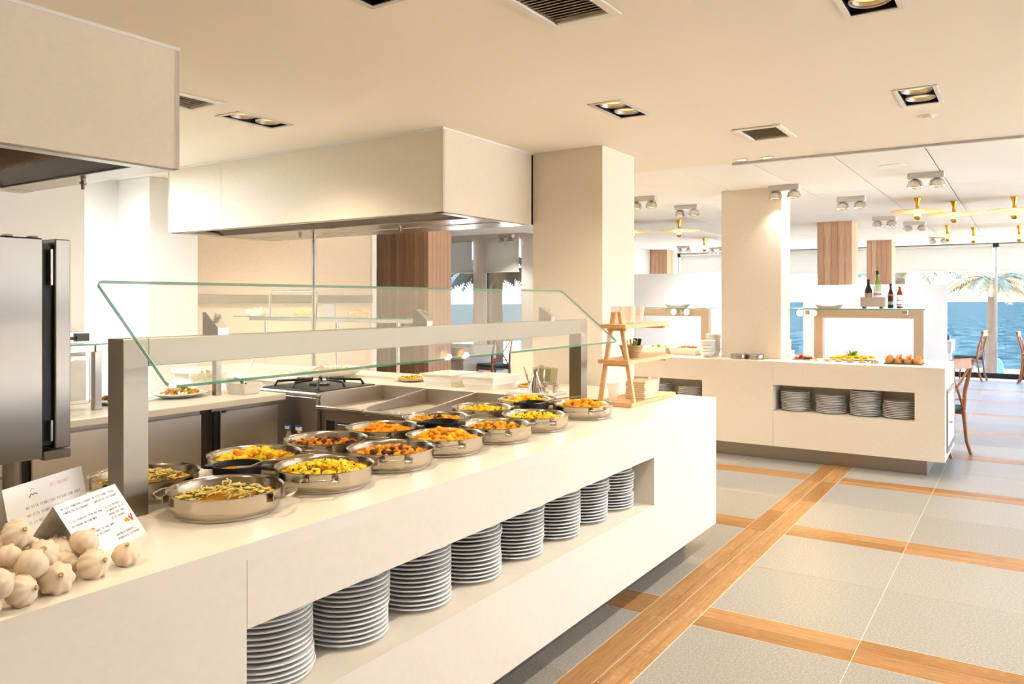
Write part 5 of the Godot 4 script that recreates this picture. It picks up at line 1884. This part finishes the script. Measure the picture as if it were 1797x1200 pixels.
func ceiling_fittings():
	var sl = ["twin spotlight recessed above the wooden tiered stand", "twin spotlight recessed above the tiled aisle near the smoke detector", "twin spotlight recessed above the tiled aisle, nearer the air grille", "twin spotlight recessed beside the long kitchen hood", "twin spotlight recessed above the front pans", "twin spotlight recessed above the garlic", "twin spotlight recessed above the near aisle", "twin spotlight recessed on the aisle's window side, farthest row", "twin spotlight recessed on the aisle's window side, middle row", "twin spotlight recessed on the aisle's window side, nearest row", "twin spotlight recessed behind the long hood near the kitchen wall", "twin spotlight recessed behind the long hood near the column"]
	for i in SPOTS.size():
		twin_spot(SPOTS[i][0], SPOTS[i][1], sl[i], [0.47, 0.85, 0.45, 0.55, 0.45, 0.45, 0.45, 0.85, 0.45, 0.45, 1.1, 1.1][i])
	var gl = ["large air grille in the ceiling over the counter's front edge", "square air grille in the ceiling before the metal track", "air grille in the ceiling beside the tan hood"]
	for i in 3:
		grille(GRILLES[i][0], GRILLES[i][1], gl[i])
	var ss = [[-1.93, -7.72], [-0.72, -7.63], [-1.55, -8.96], [-3.39, -7.75], [-3.28, -8.72], [-1.554, -11.33], [-1.30, -12.3], [-1.25, -15.2], [-5.80, -15.27], [-5.35, -15.9], [-7.30, -11.0]]
	var sn = ["in front of the buffet column", "near the round ceiling speaker", "beyond the buffet column", "above the salad tubs", "behind the first above the salad tubs", "beside the nearer wooden column", "past the nearer wooden column", "close to the sea windows", "in front of the distant wooden pillar", "beside the distant wooden pillar", "at the narrow garden window"]
	for i in ss.size():
		surface_spot(ss[i][0], ss[i][1], "silver twin globe spotlight on the ceiling " + sn[i], [0.15, 0.7, 1.4, 0.7, 1.8][i] if i < 5 else 0.5)
	var ps = [[-0.972, -9.444], [-0.667, -9.991], [-0.10, -9.902], [-0.96, -13.15], [-0.66, -13.75], [-0.08, -13.80], [-4.60, -10.13], [-3.972, -10.27], [-4.766, -13.53]]
	var pn = ["in the nearer cluster, lowest to the left of its pair", "in the nearer cluster, between two others", "in the nearer cluster, apart on the aisle side", "in the farther cluster before the blinds, outermost", "in the farther cluster before the blinds, middle", "in the farther cluster before the blinds, aisle side", "behind the tall white screen beside the cream column", "hanging under the silver spotlight past the cream column", "before the distant wooden pillar"]
	for i in ps.size():
		pendant(ps[i][0], ps[i][1], "golden disc pendant lamp " + pn[i])
	var st = ST()
	lathe(st, [Vector2(0, -0.016), Vector2(0.03, -0.014), Vector2(0.036, -0.006), Vector2(0.05, -0.005), Vector2(0.05, 0.0), Vector2(0, 0.0)], 20)
	one("smoke_detector", st, M.vent_white, "small white smoke detector on the ceiling", "detector", "", Vector3(-0.489, CEIL, -5.28))
	st = ST()
	lathe(st, [Vector2(0, -0.006), Vector2(0.10, -0.006), Vector2(0.105, 0.0), Vector2(0, 0.0)], 28)
	one("ceiling_speaker", st, M.vent_white, "flat round white speaker in the ceiling panels", "speaker", "", Vector3(-0.917, CEIL, -7.09))
	for k in 2:
		var d = thing("round_downlight", ["small round downlight at the end of the ceiling track", "small round downlight beside its twin along the ceiling track"][k], "downlight", Vector3([-1.86, -1.66][k], CEIL, -6.14))
		st = ST()
		lathe(st, [Vector2(0.034, -0.002), Vector2(0.048, -0.007), Vector2(0.054, 0.0)], 20)
		part(d, "trim_ring", st, M.aluminium)
		st = ST()
		lathe(st, [Vector2(0.0, -0.003), Vector2(0.035, -0.003), Vector2(0.035, 0.0), Vector2(0.0, 0.0)], 20)
		part(d, "lamp_lens", st, M.lamp_glow)
		var L := SpotLight3D.new()
		L.name = "lamp_light"
		L.light_color = Color(1.0, 0.94, 0.84)
		L.light_energy = 0.35
		L.light_size = 0.02
		L.spot_range = 30.0
		L.spot_attenuation = 2.0
		L.spot_angle = 60.0
		L.shadow_enabled = true
		d.add_child(L, true)
		L.position = Vector3(0, -0.02, 0)
		L.rotation.x = -PI / 2
	# kitchen strip lights, outside the frame on the left
	for z in [-2.95, 0.2]:
		st = ST()
		box(st, Vector3(-0.15, -0.05, -0.45), Vector3(0.15, 0.0, 0.45), 0.003)
		var t = thing("kitchen_light", "long white kitchen ceiling light beside the white wall cabinet" if z < 0 else "long white kitchen ceiling light by the back wall", "light", Vector3(-5.95 if z < 0 else -4.75, CEIL, z + (0.3 if z < 0 else 0.0)))
		part(t, "housing", st, M.white_paint)
		st = ST()
		box(st, Vector3(-0.13, -0.056, -0.43), Vector3(0.13, -0.0505, 0.43))
		part(t, "diffuser", st, M.tube_glow)
		var L := AreaLight3D.new()
		L.name = "lamp_light"
		L.area_size = Vector2(0.24, 0.84)
		L.light_color = Color(0.95, 0.98, 1.0)
		L.light_energy = 4.6
		L.area_range = 30.0
		L.shadow_enabled = true
		t.add_child(L, true)
		L.position = Vector3(0, -0.062, 0)
		L.rotation.x = -PI / 2

# ---------------------------------------------------------------- dining room
func clad_column(x0, x1, z0, z1, label):
	# column clad in upright boards, each its own piece
	var t = thing("clad_column", label, "column", Vector3((x0 + x1) / 2, 0, (z0 + z1) / 2))
	var w = (x1 - x0) / 2; var d = (z1 - z0) / 2
	var st = ST()
	box(st, Vector3(-w + 0.02, 0, -d + 0.02), Vector3(w - 0.02, CEIL, d - 0.02))
	part(t, "core", st, M.slat2)
	var n = maxi(3, int(round(2 * w / 0.09)))
	var bw = 2 * w / n
	rng.seed = int(absf(x0) * 100)
	for face in 2:
		for k in n:
			st = ST()
			box(st, Vector3(-bw / 2 + 0.0015, 0, -0.01), Vector3(bw / 2 - 0.0015, CEIL, 0.01), 0.0015, Transform3D(Basis(), Vector3.ZERO))
			part(t, "board", st, M["slat%d" % rng.randi_range(0, 2)], Vector3(-w + bw * (k + 0.5), 0, (d - 0.01) * (1 if face == 0 else -1)))
	n = maxi(3, int(round(2 * d / 0.09)))
	bw = 2 * d / n
	for face in 2:
		for k in n:
			st = ST()
			box(st, Vector3(-0.01, 0, -bw / 2 + 0.0015), Vector3(0.01, CEIL, bw / 2 - 0.0015), 0.0015)
			part(t, "board", st, M["slat%d" % rng.randi_range(0, 2)], Vector3((w - 0.01) * (1 if face == 0 else -1), 0, -d + bw * (k + 0.5)))

func chair_thing(at, turn, label):
	# cross-back dining chair; it faces +z of its own axes
	var t = thing("dining_chair", label, "chair", at, turn, "cross-back dining chairs")
	var st
	for s in [-1, 1]:
		st = ST()
		tube(st, [Vector3(s * 0.17, 0.0, -0.27), Vector3(s * 0.175, 0.12, -0.225), Vector3(s * 0.18, 0.43, -0.19), Vector3(s * 0.18, 0.62, -0.205), Vector3(s * 0.175, 0.80, -0.25), Vector3(s * 0.17, 0.93, -0.29)], [0.017, 0.018, 0.021, 0.020, 0.018, 0.016], 8)
		part(t, "leg", st, M.chair_wood)
		st = ST()
		tube(st, [Vector3(s * 0.19, 0.0, 0.20), Vector3(s * 0.185, 0.42, 0.18)], [0.014, 0.02], 8)
		part(t, "leg", st, M.chair_wood)
		st = ST()
		box(st, Vector3(s * 0.19 - 0.012, 0.38, -0.19), Vector3(s * 0.19 + 0.012, 0.43, 0.19), 0.003)
		part(t, "seat_rail", st, M.chair_wood)
	st = ST()
	box(st, Vector3(-0.19, 0.38, 0.17), Vector3(0.19, 0.43, 0.19), 0.003)
	part(t, "seat_rail", st, M.chair_wood)
	st = ST()
	box(st, Vector3(-0.20, 0.43, -0.19), Vector3(0.20, 0.475, 0.21), 0.018)
	part(t, "seat_pad", st, M.teal)
	st = ST()
	box(st, Vector3(-0.185, 0.84, -0.285), Vector3(0.185, 0.94, -0.255), 0.006, Transform3D(Basis(Vector3.RIGHT, -0.0), Vector3.ZERO))
	part(t, "top_rail", st, M.chair_wood)
	for s in [-1, 1]:
		st = ST()
		tube(st, [Vector3(s * 0.155, 0.46, -0.195), Vector3(s * 0.05, 0.60, -0.215), Vector3(-s * 0.06, 0.72, -0.235), Vector3(-s * 0.14, 0.85, -0.262)], 0.012, 6)
		part(t, "cross_splat", st, M.chair_wood)
	st = ST()
	tube(st, [Vector3(-0.175, 0.54, -0.197), Vector3(0.175, 0.54, -0.197)], 0.010, 6)
	part(t, "back_rail", st, M.chair_wood)
	return t

func table_thing(at, half, label, label2):
	var t = thing("dining_table", label, "table", at)
	var st = ST()
	box(st, Vector3(-half + 0.03, 0.71, -half + 0.03), Vector3(half - 0.03, 0.735, half - 0.03), 0.003)
	part(t, "tabletop", st, M.chair_wood)
	for sx in [-1, 1]:
		for sz in [-1, 1]:
			st = ST()
			box(st, Vector3(sx * (half - 0.08) - 0.025, 0, sz * (half - 0.08) - 0.025), Vector3(sx * (half - 0.08) + 0.025, 0.71, sz * (half - 0.08) + 0.025), 0.003)
			part(t, "leg", st, M.chair_wood)
	# draped cloth with slightly flared, wavy hem
	st = ST()
	var n = 12
	var ring = []
	for side in 4:
		for k in n:
			var f = -1.0 + 2.0 * k / n
			ring.append([Vector2(f, 1), Vector2(1, -f), Vector2(-f, -1), Vector2(-1, f)][side])
	st.set_smooth_group(-1)
	var N = ring.size()
	for i in N:
		var a = ring[i]; var b = ring[(i + 1) % N]
		var fa = 1.05 + 0.04 * sin(i * 1.7); var fb = 1.05 + 0.04 * sin(((i + 1) % N) * 1.7)
		var A = Vector3(a.x * half, 0.738, a.y * half); var B = Vector3(b.x * half, 0.738, b.y * half)
		var C = Vector3(b.x * half * fb, 0.22, b.y * half * fb); var D = Vector3(a.x * half * fa, 0.22, a.y * half * fa)
		quad(st, A, D, C, B)
		tri(st, Vector3(0, 0.738, 0), A, B)
	one("tablecloth", st, M.linen_white, label2, "tablecloth", "", at)
	st = ST()
	for i in 4:
		var a = [Vector2(1, 0), Vector2(0, 1), Vector2(-1, 0), Vector2(0, -1)][i]
		var b = [Vector2(1, 0), Vector2(0, 1), Vector2(-1, 0), Vector2(0, -1)][(i + 1) % 4]
		tri(st, Vector3(0, 0.742, 0), Vector3(b.x * half, 0.742, b.y * half), Vector3(a.x * half, 0.742, a.y * half))
	box(st, Vector3(-half - 0.004, 0.739, -half - 0.004), Vector3(half + 0.004, 0.743, half + 0.004))
	for s in [-1, 1]:
		box(st, Vector3(-half - 0.055, 0.52, s * (half + 0.062) - 0.002), Vector3(half + 0.055, 0.741, s * (half + 0.062) + 0.002), 0.0, Transform3D())
		box(st, Vector3(s * (half + 0.062) - 0.002, 0.52, -half - 0.055), Vector3(s * (half + 0.062) + 0.002, 0.741, half + 0.055), 0.0, Transform3D())
	box(st, Vector3(-half - 0.062, 0.739, -half - 0.062), Vector3(half + 0.062, 0.743, half + 0.062))
	one("overcloth", st, M.linen, label2.replace("white", "taupe").replace("cloth draped over", "overcloth laid on"), "tablecloth", "", at)
	return t

func dining():
	clad_column(-2.47, -2.01, -12.15, -11.68, "wooden boarded column behind the white bottle screen, nearer one")
	clad_column(-2.46, -2.04, -16.2, -15.75, "wooden boarded column behind the nearer one, closer to the sea windows")
	clad_column(-6.88, -6.50, -16.5, -16.1, "wooden boarded pillar seen over the tall white screen")
	clad_column(-8.43, -7.34, -9.55, -9.0, "broad wood clad pillar behind the kitchen hood")
	# tables and chairs
	table_thing(Vector3(-1.62, 0, -17.1), 0.40, "square dining table at the sea window with a dark vase", "white cloth draped over the sea window table with the vase")
	table_thing(Vector3(0.92, 0, -17.0), 0.40, "square dining table at the sea window past the aisle", "white cloth draped over the sea window table past the aisle")
	table_thing(Vector3(-4.25, 0, -15.2), 0.40, "square dining table seen between column and screen", "white cloth draped over the table between column and screen")
	table_thing(Vector3(-8.0, 0, -10.6), 0.40, "square dining table by the narrow garden window", "white cloth draped over the table by the garden window")
	chair_thing(Vector3(-0.76, 0, -8.80), -PI / 2 - 0.45, "reddish wooden cross-back chair standing behind the end of the buffet counter")
	chair_thing(Vector3(-0.90, 0, -17.05), -PI / 2 - 0.2, "wooden cross-back chair at the sea window table with the vase")
	chair_thing(Vector3(0.16, 0, -16.95), PI / 2 - 0.1, "wooden cross-back chair at the sea window table past the aisle")
	chair_thing(Vector3(-3.78, 0, -14.4), PI - 0.4, "wooden cross-back chair glimpsed between column and white screen")
	chair_thing(Vector3(-7.25, 0, -10.55), -PI / 2 - 0.3, "wooden cross-back chair glimpsed behind the white tubs")
	var st = ST()
	lathe(st, [Vector2(0, 0), Vector2(0.07, 0.0), Vector2(0.10, 0.04), Vector2(0.105, 0.08), Vector2(0.06, 0.15), Vector2(0.03, 0.18), Vector2(0.026, 0.20), Vector2(0.05, 0.245), Vector2(0.044, 0.245), Vector2(0.02, 0.20), Vector2(0, 0.19)], 24)
	one("vase", st, M.vase, "dark blue round vase with narrow neck on the sea window table", "vase", "", Vector3(-1.30, 0.743, -17.1))
	# napkin fan on the same table
	st = ST()
	prism(st, [Vector2(-0.09, 0), Vector2(0.09, 0), Vector2(0.0, 0.11)], -0.02, 0.02)
	one("folded_napkin", st, M.linen_white, "white folded napkin standing beside the vase", "napkin", "", Vector3(-1.48, 0.743, -16.95))
	# roller blinds inside the sea glazing
	var xs = [-6.86, -4.7, -2.6, -0.48, 1.9, 4.9]
	for i in 5:
		var t = thing("roller_blind", ["translucent roller blind at the far corner beyond the pillar", "translucent roller blind over the window beyond the cream column", "translucent roller blind beside the wooden columns", "translucent roller blind past the aisle end", "translucent roller blind over the last sea window"][i], "blind", Vector3((xs[i] + xs[i + 1]) / 2, 0, WINZ + 0.10))
		var hw = (xs[i + 1] - xs[i]) / 2 - 0.05
		st = ST()
		box(st, Vector3(-hw, 2.08, -0.002), Vector3(hw, 2.56, 0.002))
		part(t, "fabric", st, M.blind)
		st = ST()
		tube(st, [Vector3(-hw, 2.565, 0), Vector3(hw, 2.565, 0)], 0.025, 10)
		part(t, "roller", st, M.vent_white)
		st = ST()
		tube(st, [Vector3(-hw, 2.075, 0), Vector3(hw, 2.075, 0)], 0.010, 8)
		part(t, "hem_bar", st, M.vent_white)
	for i in 2:
		var t = thing("roller_blind", ["translucent roller blind over the narrow garden window", "longer roller blind beside the wood clad pillar"][i], "blind", Vector3([-7.62, -8.61][i], 0, -11.34))
		st = ST()
		box(st, Vector3(-0.36, 2.0, -0.002), Vector3(0.36, 2.55, 0.002))
		part(t, "fabric", st, M.blind)
		st = ST()
		tube(st, [Vector3(-0.36, 2.56, 0), Vector3(0.36, 2.56, 0)], 0.025, 10)
		part(t, "roller", st, M.vent_white)
		st = ST()
		tube(st, [Vector3(-0.36, 1.995, 0), Vector3(0.36, 1.995, 0)], 0.010, 8)
		part(t, "hem_bar", st, M.vent_white)

# ---------------------------------------------------------------- outdoors
func palm(at, trunk_h, lean, n, len, mats, seed, label):
	rng.seed = seed
	var t = thing("palm_tree", label, "palm", at, 0.0, "palm trees outside the windows")
	var st = ST()
	var pts = []
	var rs = []
	for k in 9:
		var f = k / 8.0
		pts.append(Vector3(lean * f * f, trunk_h * f, 0.0))
		rs.append(0.19 - 0.05 * f + 0.015 * (k % 2))
	tube(st, pts, rs, 10)
	part(t, "trunk", st, M.trunk)
	var top = pts[8]
	st = ST()
	blob(st, top, Vector3(0.2, 0.34, 0.2), 10, 8, Basis(), 0.3, seed)
	part(t, "crown_base", st, M.frond_yellow)
	for k in n:
		var a = TAU * k / n + rng.randf_range(-0.15, 0.15)
		var up = rng.randf_range(0.15, 1.25)
		var L = len * rng.randf_range(0.8, 1.1)
		var d = Vector3(cos(a), 0, sin(a))
		var s = Vector3(-sin(a), 0, cos(a))
		st = ST()
		var rib = []
		for j in 9:
			var f = j / 8.0
			rib.append(top + Vector3(0, 0.2, 0) + d * L * f * (0.55 + 0.45 * cos(up * 0.8)) + Vector3(0, L * (up * f * 0.75 - (0.45 + 0.55 * up) * f * f), 0))
		tube(st, rib, [0.03, 0.026, 0.022, 0.02, 0.017, 0.014, 0.011, 0.008, 0.004], 4)
		for j in range(2, 27):
			var f = j / 27.0
			var i0 = mini(int(f * 8), 7)
			var p = rib[i0].lerp(rib[i0 + 1], f * 8 - i0)
			var dir = (rib[i0 + 1] - rib[i0]).normalized()
			var w = len * 0.24 * sin(PI * (0.12 + 0.85 * f))
			for q in [-1, 1]:
				var tip = p + s * q * w + dir * w * 0.7 + Vector3(0, -w * 0.45, 0)
				tri(st, p - dir * 0.045, p + dir * 0.045, tip)
		part(t, "frond", st, mats[k % mats.size()])
	return t

func beach_person(at, turn, label, pose):
	# small seated figure: one continuous skin surface meshed from joined limbs
	var t = thing("person", label, "person", at, turn)
	var J = {"hip": Vector3(0, 0.16, 0), "chest": Vector3(0, 0.48, -0.06), "neck": Vector3(0, 0.62, -0.05), "head": Vector3(0, 0.76, -0.02), "kl": Vector3(-0.12, 0.46 if pose == 0 else 0.2, 0.36), "kr": Vector3(0.12, 0.42 if pose == 0 else 0.2, 0.38), "fl": Vector3(-0.13, 0.05, 0.60 if pose == 0 else 0.8), "fr": Vector3(0.14, 0.05, 0.62 if pose == 0 else 0.82), "sl": Vector3(-0.17, 0.57, -0.05), "sr": Vector3(0.17, 0.57, -0.05), "el": Vector3(-0.25, 0.36, 0.06), "er": Vector3(0.25, 0.36, 0.05), "hl": Vector3(-0.16, 0.32, 0.28), "hr": Vector3(0.16, 0.30, 0.28)}
	var bones = [["hip", "chest", 0.14, 0.14], ["chest", "neck", 0.13, 0.06], ["neck", "head", 0.055, 0.09], ["hip", "kl", 0.10, 0.065], ["kl", "fl", 0.06, 0.04], ["hip", "kr", 0.10, 0.065], ["kr", "fr", 0.06, 0.04], ["chest", "sl", 0.08, 0.06], ["chest", "sr", 0.08, 0.06], ["sl", "el", 0.05, 0.04], ["el", "hl", 0.04, 0.03], ["sr", "er", 0.05, 0.04], ["er", "hr", 0.04, 0.03]]
	part(t, "body", net(bones, J, 0.045), M.skin)
	part(t, "shorts", net([["hip", "kl", 0.118, 0.085], ["hip", "kr", 0.118, 0.085]].map(func(b): return b), {"hip": J.hip, "kl": J.hip.lerp(J.kl, 0.55), "kr": J.hip.lerp(J.kr, 0.55)}, 0.045), M.shorts)
	if pose == 0:
		part(t, "shirt", net([["hip", "chest", 0.155, 0.155], ["chest", "sl", 0.10, 0.075], ["chest", "sr", 0.10, 0.075]], J, 0.045), M.white_paint)
	var st = ST()
	blob(st, J.head + Vector3(0, 0.03, -0.015), Vector3(0.098, 0.10, 0.10), 10, 7)
	part(t, "hair", st, M.hair)

func net(bones, J, cell):
	# surface nets over a smooth union of tapered capsules
	var lo = Vector3(9, 9, 9); var hi = -lo
	for b in bones:
		for e in 2:
			var r = b[2 + e] + 0.08
			lo = lo.min(J[b[e]] - Vector3.ONE * r); hi = hi.max(J[b[e]] + Vector3.ONE * r)
	var n = ((hi - lo) / cell).ceil()
	var nx = int(n.x) + 1; var ny = int(n.y) + 1; var nz = int(n.z) + 1
	var F = PackedFloat32Array(); F.resize(nx * ny * nz)
	for z in nz:
		for y in ny:
			for x in nx:
				var p = lo + Vector3(x, y, z) * cell
				var acc = 0.0
				for b in bones:
					var a = J[b[0]]; var d = J[b[1]] - a
					var tt = clampf((p - a).dot(d) / maxf(d.length_squared(), 1e-6), 0, 1)
					var dist = (p - a - d * tt).length() - lerpf(b[2], b[3], tt)
					acc += exp(-dist * 40.0)
				F[x + nx * (y + ny * z)] = -log(maxf(acc, 1e-12)) / 40.0
	var vid = {}
	var V = []
	for z in nz - 1:
		for y in ny - 1:
			for x in nx - 1:
				var s = Vector3.ZERO; var c = 0
				var f = []
				for k in 8:
					f.append(F[x + (k & 1) + nx * (y + ((k >> 1) & 1) + ny * (z + (k >> 2)))])
				for e in [[0, 1], [2, 3], [4, 5], [6, 7], [0, 2], [1, 3], [4, 6], [5, 7], [0, 4], [1, 5], [2, 6], [3, 7]]:
					if (f[e[0]] < 0) != (f[e[1]] < 0):
						var tt = f[e[0]] / (f[e[0]] - f[e[1]])
						var pa = Vector3(e[0] & 1, (e[0] >> 1) & 1, e[0] >> 2); var pb = Vector3(e[1] & 1, (e[1] >> 1) & 1, e[1] >> 2)
						s += pa.lerp(pb, tt); c += 1
				if c > 0:
					vid[Vector3i(x, y, z)] = V.size()
					V.append(lo + (Vector3(x, y, z) + s / c) * cell)
	var st = ST()
	st.set_smooth_group(grp)
	grp += 1
	for key in vid:
		for ax in 3:
			var q = Vector3i(key)
			var o1 = Vector3i(); var o2 = Vector3i(); var step = Vector3i()
			step[ax] = 1; o1[(ax + 1) % 3] = 1; o2[(ax + 2) % 3] = 1
			var a = q; var b = q - o1; var c = q - o1 - o2; var d = q - o2
			if not (vid.has(b) and vid.has(c) and vid.has(d)):
				continue
			var e = q + step
			var f0 = F[q.x + nx * (q.y + ny * q.z)]; var f1 = F[e.x + nx * (e.y + ny * e.z)]
			if (f0 < 0) == (f1 < 0):
				continue
			var P = [V[vid[a]], V[vid[b]], V[vid[c]], V[vid[d]]]
			if f0 < 0:
				quad(st, P[0], P[1], P[2], P[3])
			else:
				quad(st, P[3], P[2], P[1], P[0])
	return st

func outside():
	var st = ST()
	box(st, Vector3(-600, -3.6, -3500), Vector3(600, -3.2, -61))
	struct("sea", st, M.sea)
	st = ST()
	box(st, Vector3(-150, -3.6, -61.5), Vector3(150, -3.05, -18.9))
	struct("beach", st, M.sand)
	st = ST()
	box(st, Vector3(-7.1, -3.6, -19.0), Vector3(30, -0.2, -17.95))
	box(st, Vector3(5.3, -3.6, -18), Vector3(40, -0.2, 20))
	struct("terrace", st, M.pavement)
	st = ST()
	box(st, Vector3(-60, -3.6, -30), Vector3(-7.15, -0.35, -11.6))
	struct("garden", st, M.pavement)
	palm(Vector3(-1.05, -3.05, -32.0), 5.0, 0.1, 22, 1.9, [M.frond_yellow, M.frond, M.frond_yellow], 3, "tall palm with yellow crown before the sea beyond the aisle")
	palm(Vector3(-3.0, -3.05, -24.0), 5.4, 0.1, 20, 1.7, [M.frond, M.frond_dark], 4, "dark green palm seen past the wooden columns")
	palm(Vector3(-8.6, -0.35, -22.9), 2.4, 0.0, 20, 1.7, [M.frond_yellow, M.frond], 5, "yellow green palm seen over the tall white screen")
	palm(Vector3(-9.7, -0.35, -14.2), 2.3, 0.0, 24, 1.5, [M.frond, M.frond_yellow, M.frond_dark], 6, "bushy palm outside the narrow garden window")
	palm(Vector3(2.9, -3.05, -31.0), 5.4, 0.1, 20, 1.9, [M.frond, M.frond_dark], 7, "green palm whose fronds enter from beside the yellow one")
	# blue beach shelter, low wall, two bathers
	st = ST()
	prism(st, [Vector2(-0.6, 0), Vector2(0.6, 0), Vector2(0.55, 0.5), Vector2(0.35, 0.85), Vector2(0.0, 0.95), Vector2(-0.4, 0.85), Vector2(-0.58, 0.45)], -0.5, 0.5)
	one("beach_shelter", st, M.parasol_blue, "bright blue beach shelter on the sand", "shelter", "", Vector3(-1.75, -3.05, -58.5))
	beach_person(Vector3(-3.0, -3.05, -56.8), 0.6, "person in a white shirt and blue shorts sitting on the beach", 0)
	beach_person(Vector3(-4.2, -3.05, -56.8), 0.9, "bare-chested person in dark shorts sitting on the beach", 1)
